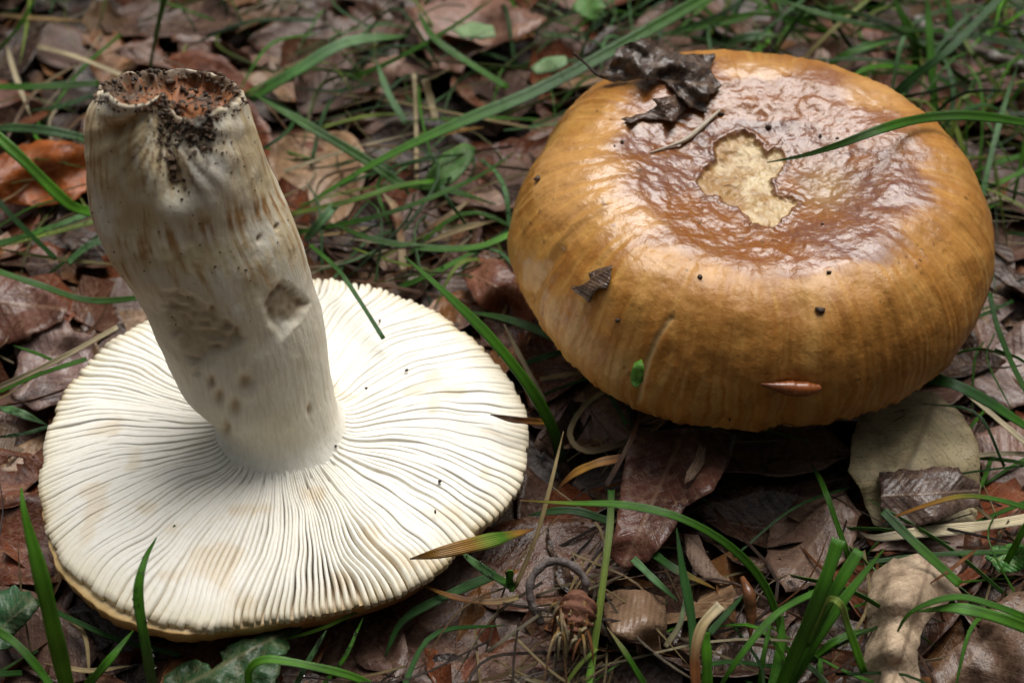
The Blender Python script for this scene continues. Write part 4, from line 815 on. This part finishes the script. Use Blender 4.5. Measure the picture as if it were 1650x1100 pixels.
blade("yellow and brown blotched blade tip resting on the near white rim", [(661, 900, 2.1), (700, 892, 2.35), (750, 880, 2.3), (800, 868, 2.0), (860, 852, 1.6)], 24, 'roooygor', 'b', fold=.12)
blade("short wet green blade below the blotched blade tip", [(742, 888, 1.6), (780, 918, 1.4), (828, 948, .9)], 15, 'gwg', 's')
blade("green stub beside the short wet blade", [(826, 950, .7), (822, 935, 1.1), (822, 918, 1.5)], 12, 'b', 'n')
straw("curved rusty dry blade under the near white rim", [(670, 938, 1.3), (730, 962, 1.2), (790, 970, 1.1), (835, 962, .9)], 10, 'ort', 's')
# lower middle
blade("long thin bright blade arching in front of the drooping leaf", [(838, 806, 2.4), (920, 811, 2.8), (1000, 813, 3.0), (1090, 832, 2.9), (1170, 875, 2.4), (1228, 935, 1.7), (1258, 1010, .9), (1262, 1050, .6)], 13, 'obgggg', 's')
blade("thick pale green stem standing left of the drooping leaf", [(985, 790, 1.9), (983, 850, 1.9), (972, 940, 1.6), (955, 1060, 1.0), (945, 1120, .8)], 12, 'dyyb', 'n')
blade("thin side stem joining the thick pale stem near the bottom", [(962, 1045, 1.1), (935, 1070, 1.1), (905, 1110, .9)], 7, 'y', 'n')
straw("long bare tan stem left of the thick pale stem", [(908, 695, 2.4), (890, 770, 2.2), (865, 860, 1.6), (830, 945, .9)], 7, 't', 's')
straw("thin brown stem leaning over the drooping leaf", [(1042, 640, 2.0), (1015, 710, 2.0), (975, 785, 1.6)], 8, 'rk', 'n')
straw("rusty brown hooked stalk left of the drooping leaf", [(898, 788, 1.3), (925, 765, 1.6), (960, 748, 1.8), (1000, 738, 1.8)], 14, 'ror', 's')
straw("dry olive loop curling around the hooked stalk", [(1000, 615, 1.7), (945, 650, 1.5), (918, 700, 1.3), (950, 728, 1.2), (1030, 705, 1.2), (1090, 690, 1.1)], 9, 'tk', 'n')
blade("dim green blade beneath the arching blade", [(850, 830, 1.0), (920, 822, 1.2), (985, 840, 1.0)], 13, 'd', 's')
blade("wide dark blade rising left of the hollow", [(1120, 1130, .8), (1115, 1010, 1.4), (1100, 920, 1.9), (1090, 850, 2.2)], 15, 'dd', 'e')
blade("dark blade crossing the hollow to a brown tip", [(1040, 880, 1.2), (1085, 915, 1.4), (1152, 948, 1.2)], 13, 'ddo', 'e')
blade("blue green blade below the drooping leaf's tip", [(1020, 900, 1.2), (1055, 935, 1.2), (1092, 968, .9)], 12, 'w', 'e')
blade("pale curved blade beside the glossy bark", [(1102, 968, 1.2), (1095, 1005, 1.2), (1072, 1042, .9)], 9, 'wp', 's')
blade("green blade with a tan tip at the bottom middle", [(978, 1010, 1.7), (1010, 1055, 1.5), (1050, 1120, 1.0)], 9, 'tgg', 's')
blade("green blade ending in a curled brown withered tip", [(1140, 1130, .8), (1138, 1060, 1.5), (1135, 1018, 1.8)], 17, 'gb', 'n')
straw("withered brown leaf tip folded over the green blade", [(1122, 1120, 1.2), (1118, 1060, 1.7), (1130, 1010, 2.0), (1162, 975, 2.2)], 17, 'rrtp', 'n', "withered_blade", "grass blade")
blade("green blade bowing up to the right in the hollow", [(1145, 1130, 1.2), (1190, 1060, 1.9), (1250, 990, 2.2), (1322, 950, 2.1)], 11, 'g', 's')
blade("shadowed blade to the right of the withered tip", [(1142, 1020, .9), (1170, 990, 1.0), (1198, 958, 1.0)], 11, 'd', 'e')
blade("thin green stem right of the bowing blade", [(1222, 1120, .7), (1230, 1060, 1.3), (1244, 990, 1.6)], 8, 'g', 'e')
blade("dark twisted blade at the foot of the arching blade", [(1240, 1120, .6), (1255, 1060, .9), (1262, 990, 1.3)], 16, 'g', 'e')
# grass tuft at lower right
tf = thing("grass_tuft", atz(1255, 1110, .5)); tag(tf, "bright green grass tuft with flat cut ends at lower right", "grass tuft")
for pts, w, cols, tip in (([(1252, 1120, .8), (1290, 1030, 2.0), (1325, 945, 3.0), (1352, 868, 3.6)], 22, 'bggg', 'n'), ([(1258, 1120, .8), (1305, 1030, 1.9), (1350, 945, 2.8), (1385, 886, 3.2)], 19, 'gggg', 'n'),
                          ([(1262, 1120, .8), (1310, 1040, 1.7), (1360, 965, 2.3), (1424, 885, 2.7)], 17, 'ggg', 'e'), ([(1300, 1040, 1.8), (1330, 972, 2.6), (1352, 972, 2.8), (1366, 1010, 2.2), (1392, 1082, 1.4)], 13, 'gyybb', 'n')):
    P = np.array([atz(*q) for q in pts]); v, f, uv, cl = ribbon(P, w * depth(P[1]) / FPX, cols, tip, seed=w); put("blade", v, f, M_BLADE, tf, colr=cl, uv=uv)
blade("low curved blade to the right of the grass tuft", [(1310, 1060, .9), (1350, 1030, 1.3), (1400, 1012, 1.2)], 12, 'g', 'e')
blade("short dark blade reaching the tuft from the hollow", [(1250, 982, .9), (1300, 958, 1.3), (1345, 948, 1.2)], 8, 'g', 's')
# lower right
blade("stiff cut blade slanting across below the olive leaf", [(1423, 823, 2.1), (1480, 880, 1.9), (1546, 942, 1.6)], 15, 'dgg', 'n')
blade("wide pale dry blade lying under the dark leaf piece", [(1382, 855, 1.0), (1410, 866, 1.2), (1480, 858, 1.2), (1570, 850, 1.2), (1690, 832, 1.2)], 20, 'kppp', 's')
blade("thin blade turning from brown to green across the dark leaf piece", [(1415, 842, 1.9), (1490, 815, 2.0), (1550, 800, 2.0), (1610, 806, 1.9), (1690, 830, 1.6)], 9, 'rogg', 's')
blade("upper of two arched blades at the lower right", [(1440, 1028, 1.8), (1470, 985, 2.4), (1540, 962, 2.7), (1610, 978, 2.6), (1690, 1010, 2.2)], 11, 'g', 's')
blade("lower broader arched blade at the lower right", [(1478, 985, 2.3), (1540, 980, 2.6), (1610, 995, 2.5), (1690, 1025, 2.2)], 19, 'gb', 's')
blade("upright blade at the right edge beside the green leaflets", [(1622, 905, 1.4), (1640, 870, 2.0), (1665, 820, 2.6)], 11, 'b', 'e')
blade("level thin blade behind the curled tan leaf", [(1400, 905, .9), (1520, 892, 1.2), (1690, 888, 1.2)], 8, 'wg', 'n')
straw("brown thread crossing the curled tan leaf's right side", [(1490, 945, 1.6), (1535, 915, 1.7), (1580, 880, 1.4)], 6, 'r')
blade("dark green blade leaving the cap's right underside", [(1470, 606, 2.1), (1530, 618, 2.3), (1590, 648, 2.1), (1690, 712, 1.5)], 20, 'ddg', 'e')
straw("cream straw under the dark blade at the cap's right", [(1505, 592, 1.2), (1570, 645, 1.4), (1690, 745, 1.2)], 9, 'p', 's')
blade("thin wiry dark blade right of the brown cap", [(1594, 472, 2.0), (1608, 530, 1.8), (1640, 605, 1.4), (1690, 690, 1.0)], 9, 'dg', 'n')
straw("pale straw at the right edge below the dark blade", [(1570, 735, .9), (1620, 730, 1.0), (1690, 733, 1.0)], 8, 'p', 'n')
# right and upper right
_c = lambda x, y, h: (x, y, capz(x, y) + h)
blade("arching green blade resting its tip in the sunken cap centre", [_c(1236, 262, .08), _c(1290, 252, .3), _c(1350, 234, .55), (1420, 208, capz(1420, 210) + .55), (1490, 191, 5.7), (1560, 187, 5.5), (1640, 197, 5.0), (1720, 215, 4.2)], 16, 'wggggb', 's', fold=.35)
blade("dark blade leaning right behind the cap's far shoulder", [(1428, 165, 1.8), (1470, 125, 2.4), (1530, 80, 3.0), (1620, -10, 3.6)], 13, 'd', 'n')
blade("pale wet stem hanging beside the cap at far right", [(1640, 105, 3.0), (1612, 190, 2.6), (1592, 270, 2.2), (1578, 340, 1.6)], 9, 'w', 's')
blade("broad short blade in the thick grass at top right", [(1478, 110, .9), (1470, 60, 1.8), (1438, -5, 2.6)], 14, 'g', 'e')
blade("upright green blade in the thick grass at top right", [(1508, 190, .8), (1500, 90, 1.9), (1492, -20, 3.0)], 13, 'g', 'e')
blade("long thin blade sweeping level along the top right", [(1235, -8, 2.6), (1320, 22, 2.4), (1420, 45, 2.2), (1520, 50, 1.9)], 9, 'g', 's')
blade("dewy blade crossing the lichen twig at top right", [(1520, 55, 2.0), (1590, 62, 2.1), (1690, 85, 2.0)], 11, 'wg', 'n')
blade("curved bright blade behind the cap's far shoulder", [(1365, 125, 2.4), (1410, 108, 2.2), (1480, 110, 1.6)], 9, 'bg', 's')
blade("broad blade lying low behind the cap's far shoulder", [(1325, 110, .9), (1380, 82, 1.4), (1450, 62, 1.4)], 15, 'g', 'b')
blade("wet bent blade right of the upright ones at top right", [(1518, 85, 2.0), (1535, 140, 1.7), (1530, 215, 1.0)], 9, 'w', 's')
blade("bright thin blade pointing at the cap's right shoulder", [(1560, 285, 1.6), (1600, 265, 1.8), (1690, 240, 1.6)], 10, 'g', 's')
blade("yellow green blade below the arching cap blade at right", [(1560, 325, 1.0), (1600, 300, 1.4), (1690, 255, 1.6)], 8, 'b', 'n')
blade("short pale blade peeking over the cap's far edge", [(1262, 92, 2.6), (1252, 84, 3.1), (1244, 74, 3.5)], 7, 'b', 'e')
blade("broad pale leafy blade behind the blackish leaf at top", [(1155, 82, 1.0), (1200, 62, 1.5), (1262, 58, 1.5)], 16, 'w', 'b')
straw("slanting dry tan stem behind the cap at top", [(1288, 102, 1.2), (1340, 50, 1.8), (1400, 0, 2.2)], 7, 'ty', 'n')
straw("dry tan stalk lying right of the cap's shoulder", [(1570, 345, .7), (1610, 320, .9), (1670, 345, .7)], 9, 'p')

# ------------------------------------------------------------------ tubes: twigs, needles
def tube(P, rad, n=40, m=12, lump=0., seed=0, ends=(1, 1)):
    D = spline(P, n); T = unit(np.gradient(D, axis=0)); A = unit(np.cross(T, np.array([.1, .2, 1.]))); B = np.cross(T, A); u = np.linspace(0, 1, n)
    rr = rad if np.ndim(rad) else np.full(n, rad); rr = np.asarray(rr) if len(np.atleast_1d(rr)) == n else np.interp(u, np.linspace(0, 1, len(rr)), rr)
    a = np.linspace(0, 2 * np.pi, m, endpoint=False); V = []
    for i in range(n):
        base = D[i] + np.outer(np.cos(a), A[i]) * rr[i] + np.outer(np.sin(a), B[i]) * rr[i]
        V.append(base)
    V = np.concatenate(V); C_ = np.repeat(D, m, 0); k = 1 + lump * fbm(V * 3.5, seed, 3) + lump * .8 * np.sin(np.repeat(u, m) * 60 + 2 * vn(V * 3, seed)) * .5
    V = C_ + (V - C_) * k[:, None]
    F_ = [f for f in gridfaces(n, m)]; F_ += [list(range(m))[::-1], list(range((n - 1) * m, n * m))]
    return V, F_
V, F_ = tube([atz(1475, 35, 1.0), atz(1530, 62, 1.4), atz(1590, 88, 1.5), atz(1660, 112, 1.3), atz(1740, 140, 1.0)], .19, 90, 16, .45, 3)
cc = lerp((.10, .07, .05), (.42, .40, .36), sstep(.0, .35, fbm(V * 3, 77))); tag(put("lichen_twig", V, F_, M_BARK, colr=cc), "knobbly grey twig with lichen in the grass at top right", "twig")
V, F_ = tube([atz(1268, 15, 1.6), atz(1252, 50, 1.3), atz(1240, 95, .6)], .09, 40, 10, .35, 4)
tag(put("dead_twig", V, F_, M_BARK, colr=(.09, .065, .055)), "thin dark twig standing behind the cap's far edge", "twig")
V, F_ = tube([on_cap(1205, 212)[0] * 0 + atz(1160, 178, capz(1160, 178) + .05), atz(1130, 205, capz(1130, 205) + .05), atz(1105, 225, capz(1105, 225) + .05), atz(1072, 238, capz(1072, 238) + .04), atz(1048, 246, capz(1048, 246) + .04)], [.03, .055, .06, .03, .015], 40, 10, .1, 5)
tag(put("grass_scrap", V, F_, M_STRAW, colr=(.50, .42, .32), uv=np.zeros((len(V), 2))), "thin curved pale straw scrap stuck on the wet cap", "dry stem")
V, F_ = tube([atz(924, 86, capz(985, 125) + .75), atz(945, 104, capz(985, 125) + .5), atz(962, 120, capz(990, 125) + .25), atz(985, 127, capz(1000, 128) + .12)], [.035, .03, .04, .06], 26, 8, .15, 6)
o = put("petiole", V, F_, M_BARK, dl, colr=(.05, .032, .024))
V, F_ = tube([atz(1225, 618, capz(1225, 621) + .07), atz(1245, 622, capz(1245, 622) + .09), atz(1280, 626, capz(1280, 625) + .1), atz(1312, 626, capz(1312, 626) + .09), atz(1321, 623, capz(1319, 623) + .08)], [.012, .085, .15, .14, .06], 40, 12, .08, 7)
cc = lerp((.30, .085, .02), (.13, .035, .012), sstep(1300, 1232, proj(V)[:, 0]) * .8); tag(put("bud_scale", V, F_, M_BUD, colr=cc), "shiny reddish brown pointed bud scale on the cap's front", "bud scale")
V, F_ = tube([atz(1196, 930, 1.5), atz(1206, 955, 1.5), atz(1210, 985, 1.2), atz(1209, 1032, .8)], [.05, .12, .10, .012], 30, 10, .1, 8)
tag(put("bud_scale", V, F_, M_BUD, colr=(.17, .065, .025)), "rusty pointed bud scale standing in the dark hollow", "bud scale")
# frayed dry flower head
fh = thing("dry_flower_head", atz(920, 1040, .3)); tag(fh, "frayed reddish brown dry flower head with white hairs", "flower head")
V, F_ = tube([atz(935, 955, 1.4), atz(928, 985, 1.5), atz(920, 1020, 1.3), atz(922, 1045, 1.0)], [.10, .30, .33, .10], 40, 16, .35, 11); put("head", V, F_, M_BARK, fh, colr=(.16, .060, .030))
V, F_ = tube([atz(872, 1005, .9), atz(855, 965, 1.3), atz(858, 930, 1.6), atz(885, 905, 1.8), atz(920, 910, 1.9), atz(942, 935, 1.7), atz(940, 965, 1.4)], .075, 60, 8, .3, 12); put("stem", V, F_, M_BARK, fh, colr=(.15, .12, .11))
r_ = random.Random(9)
HV, HF, HC, HU = [], [], [], []
for k in range(70):
    x, y = r_.uniform(895, 948), r_.uniform(960, 1030); a = atz(x, y, 1.75); b = atz(x + r_.uniform(-22, 14), y + r_.uniform(20, 60), r_.uniform(.9, 1.7)); mid = (a + b) / 2 + np.array([0, 0, .15])
    v, f, uv, cl = ribbon(np.array([a, mid, b]), .045, r_.choice(['rp', 'p', 'rr', 'op']), 'e', n=8, seed=k); kk = sum(len(q) for q in HV); HV.append(v); HU.append(uv); HC.append(cl); HF += [tuple(i + kk for i in q) for q in f]
o = put("hairs", np.concatenate(HV), HF, M_STRAW, fh, colr=np.concatenate(HC), uv=np.concatenate(HU)); o["kind"] = "stuff"

# crumbs on the caps, each one a thing
SPK = [(867, 287, .11, "amber brown soil bead on the cap's left slope"), (1161, 184, .10, "black soil crumb at the end of the straw scrap"), (1322, 219, .07, "larger of two soil crumbs beside the arching blade"), (1350, 223, .05, "smaller of two soil crumbs beside the arching blade"), (1003, 229, .06, "crumb below the leaf scrap on the cap's left"), (990, 236, .045, "tiny crumb left of the crumb below the leaf scrap"), (1238, 206, .09, "crumb on the dark rim of the worn patch"), (1320, 499, .09, "pale topped crumb on the cap's near shoulder"), (1128, 446, .07, "crumb on the cap front left of the glossy patch"), (997, 516, .06, "thin dark crumb right of the torn fragment"), (1334, 440, .08, "dark brown scab at the near edge of the sunken zone"), (1325, 362, .06, "crumb below the worn patch on its right"), (1174, 674, .06, "black speck at the cap's near margin")]
for x, y, s_, lab in SPK:
    p, nn = on_cap(x, y); v, fc = crumb_mesh(p + nn * s_ * .15, s_ * .8, r_); tag(put("soil_crumb", v, fc, M_CRUMB, colr=np.array((.06, .035, .02)) * (1.6 if 'amber' in lab else 1)), lab, "soil crumb", "soil crumbs on the caps")
for x, y, lab in ((612, 517, "black speck on the far gills by the thin blade's tip"), (655, 596, "black speck on the gills right of the stalk"), (590, 625, "pair of dark dots on the gills close to the stalk"), (541, 718, "brown speck where gills meet the stalk foot"), (709, 775, "dark speck on the right gills"), (701, 824, "largest black speck on the right gills near the torn rim"), (281, 848, "small green speck on the left gills")):
    p = atz(x, y, ZR + .17); v, fc = crumb_mesh(p, .042, r_); tag(put("soil_crumb", v, fc, M_CRUMB, colr=(.10, .14, .04) if 'green' in lab else (.035, .025, .018)), lab, "soil crumb", "soil crumbs on the caps")

# ------------------------------------------------------------------ what nobody could count: litter, straw, thin grass
def scatter_stuff():
    r_ = random.Random(77); V_, F_, C_, U_ = [], [], [], []; off = 0
    keys = list(PAL.values())
    for k in range(4600):
        if k < 1500: p = atz(r_.uniform(-250, 1900), r_.uniform(-130, 1250), 0)
        else:
            p = np.array([r_.uniform(-60, 60), r_.uniform(-50, 80), 0]); qx_, qy_ = proj(p[None])[0]
            if depth(p) > 5 and -120 < qx_ < 1770 and -120 < qy_ < 1220: continue
        d1 = math.hypot(p[0] - C1[0], p[1] - C1[1])
        L = r_.uniform(.6, 2.6) if k < 1500 else r_.uniform(1.5, 5.5); w = L * r_.uniform(.25, .5); z = float(gx(p[0], p[1])[0]) + r_.uniform(.0, .55 if d1 > 6 else .15)
        nu, nv = 6, 4; u, v = np.meshgrid(np.linspace(-.5, .5, nu), np.linspace(-1, 1, nv), indexing='ij'); u = u.ravel(); v = v.ravel()
        ol = 1 + .5 * np.array([r_.uniform(-1, 1) for _ in u]) * (np.abs(v) > .9)
        x = u * L; y = v * w * np.sqrt(np.clip(1 - (1.7 * u) ** 2, .08, 1)) * ol; zz = r_.uniform(-.5, .5) * w * v ** 2 + r_.uniform(-.4, .4) * L * u ** 2 + .06 * np.array([r_.uniform(-1, 1) for _ in u])
        M = np.array(Matrix.Rotation(r_.uniform(0, 6.28), 3, 'Z') @ Matrix.Rotation(r_.gauss(0, .3), 3, 'X') @ Matrix.Rotation(r_.gauss(0, .3), 3, 'Y'))
        q = np.stack([x, y, zz], 1) @ M.T + np.array([p[0], p[1], z]); V_.append(q); F_ += [tuple(i + off for i in f) for f in gridfaces(nu, nv, False)]; off += len(q)
        C_.append(np.tile(np.array(r_.choice(keys)) * r_.uniform(.5, 1.3), (len(q), 1))); U_.append(np.stack([u + .5, v], 1))
    o = put("leaf_litter", np.concatenate(V_), F_, M_LEAF, colr=np.concatenate(C_), uv=np.concatenate(U_), origin=(0, 0, 0)); o["kind"] = "stuff"; o["label"] = "small broken leaf pieces covering the forest floor"
    def strands(name, lab, spec, mat):
        V_, F_, C_, U_ = [], [], [], []; off = 0
        for (x0, y0, x1, y1), n, wr, cols, hr, lr, dirs in spec:
            for _ in range(n):
                px, py = r_.uniform(x0, x1), r_.uniform(y0, y1); z0 = r_.uniform(.3, 1.0); a = atz(px, py, z0)
                if math.hypot(a[0] - C1[0], a[1] - C1[1]) < 5.4 or math.hypot(a[0] - C2[0], a[1] - C2[1]) < 3.5: continue
                L = r_.uniform(*lr); an = r_.gauss(dirs, .9) + (math.pi if r_.random() < .5 else 0); dv = np.array([math.cos(an), math.sin(an), 0]); h = r_.uniform(*hr); sd_ = np.array([-dv[1], dv[0], 0]) * r_.gauss(0, .15) * L
                b = a + dv * L * .5 + sd_ + np.array([0, 0, h]); c = a + dv * L + np.array([0, 0, h * r_.uniform(-.2, 1.2)]); ok = True
                for t in (b, c):
                    if math.hypot(t[0] - C1[0], t[1] - C1[1]) < 5.3 or (math.hypot(t[0] - C2[0], t[1] - C2[1]) < 5.4 and t[2] > 1.6): ok = False
                if not ok: continue
                v, f, uv, cl = ribbon(np.array([a, b, c]), r_.uniform(*wr), r_.choice(cols), 'e', n=10, seed=r_.uniform(0, 50), roll=r_.gauss(0, .6))
                cl = cl * (r_.uniform(.3, .95) if name == 'dry_grass' else r_.uniform(.55, 1.3)); V_.append(v); U_.append(uv); C_.append(cl); F_ += [tuple(i + off for i in q) for q in f]; off += len(v)
        o = put(name, np.concatenate(V_), F_, mat, colr=np.concatenate(C_), uv=np.concatenate(U_), origin=(0, 0, 0)); o["kind"] = "stuff"; o["label"] = lab
    strands("dry_grass", "tangle of thin dry grass and straw on the floor", [((-50, -30, 1700, 400), 190, (.035, .09), ['t', 'p', 'tr', 'rt', 'yt', 'k'], (.0, .5), (2, 5), .4), ((430, 300, 900, 520), 50, (.03, .08), ['t', 'p', 'r', 'tr'], (0, .4), (2, 4), .5), ((640, 860, 1010, 1130), 120, (.03, .07), ['t', 'p', 'tr', 'kt', 'k'], (.0, .7), (2, 4.5), 1.2), ((850, 560, 1060, 800), 35, (.03, .07), ['t', 'r', 'k'], (0, .5), (1.5, 4), .8), ((1100, 780, 1700, 1130), 60, (.03, .07), ['t', 'r', 'k', 'rk'], (0, .4), (2, 4), .5), ((-60, 560, 120, 1130), 30, (.03, .07), ['t', 'r', 'k'], (0, .4), (2, 4), .5), ((-900, -500, 2500, -30), 250, (.04, .1), ['t', 'tr'], (0, .5), (3, 6), .5)], M_STRAW)
    strands("thin_grass", "thin green grass growing through the leaf litter", [((1180, -60, 1720, 330), 230, (.05, .14), ['g', 'd', 'g', 'b', 'y', 'w'], (.3, 1.8), (2.5, 6), .6), ((380, -60, 1180, 130), 95, (.04, .12), ['g', 'd', 'y', 'w'], (.2, 1.3), (2, 5), .6), ((-60, -60, 400, 60), 26, (.04, .1), ['g', 'd', 'y'], (.1, 1.0), (2, 5), .4), ((480, 120, 900, 480), 60, (.04, .11), ['g', 'd', 'y', 'w'], (.1, .9), (2, 4.5), .5), ((-60, 60, 200, 450), 14, (.04, .1), ['g', 'd'], (.1, .7), (2, 4), .3), ((840, 560, 1060, 800), 18, (.04, .1), ['d', 'g'], (.1, .7), (2, 3.5), .8), ((1560, 330, 1700, 620), 12, (.04, .09), ['d', 'g'], (.1, .7), (2, 4), .8), ((-50, 900, 700, 1150), 22, (.04, .12), ['d', 'g'], (.1, .7), (2, 4), .8), ((1050, 850, 1420, 1150), 22, (.05, .12), ['d', 'g'], (.2, 1.0), (2, 4), 1.0), ((1500, 640, 1700, 1130), 16, (.04, .1), ['g', 'd'], (.2, .8), (2, 4), .6), ((-900, -500, 2500, -60), 260, (.06, .14), ['g', 'd', 'y'], (.3, 2), (3, 7), .6)], M_BLADE)
scatter_stuff()

# ------------------------------------------------------------------ unseen foliage ring, added to shade the floor and break up reflections
def shading_foliage():
    r_ = np.random.RandomState(12); n = 13000
    az = np.where(r_.uniform(0, 1, n) < .35, r_.normal(-1.35, .75, n), r_.uniform(0, 2 * np.pi, n)); el = np.radians(np.abs(r_.normal(0, 1, n)) * 17 + r_.uniform(0, 14, n)); R = r_.uniform(260, 420, n)
    el = el * (1.5 - .5 * np.sin(az)); keep = el < np.radians(72); az, el, R = az[keep], el[keep], R[keep]; n = len(az)
    c = np.stack([R * np.cos(az), R * np.sin(az), R * np.tan(el) + 2], 1)
    a = unit(r_.normal(size=(n, 3))); b = unit(np.cross(a, r_.normal(size=(n, 3)))); L = r_.uniform(8, 20, n)[:, None]; w = L * .55
    V = np.stack([c - a * L, c + b * w, c + a * L, c - b * w], 1).reshape(-1, 3)
    o = put("shading_foliage", V, [(4 * i, 4 * i + 1, 4 * i + 2, 4 * i + 3) for i in range(n)], M_SHADING, colr=np.repeat(np.array([(.030, .055, .014)]) * r_.uniform(.6, 1.5, (n, 1)), 4, 0), uv=np.zeros((4 * n, 2)), origin=(0, 0, 0), smooth=False)
    o["kind"] = "stuff"; o["label"] = "unseen ring of foliage added around the scene to shade the floor"
shading_foliage()
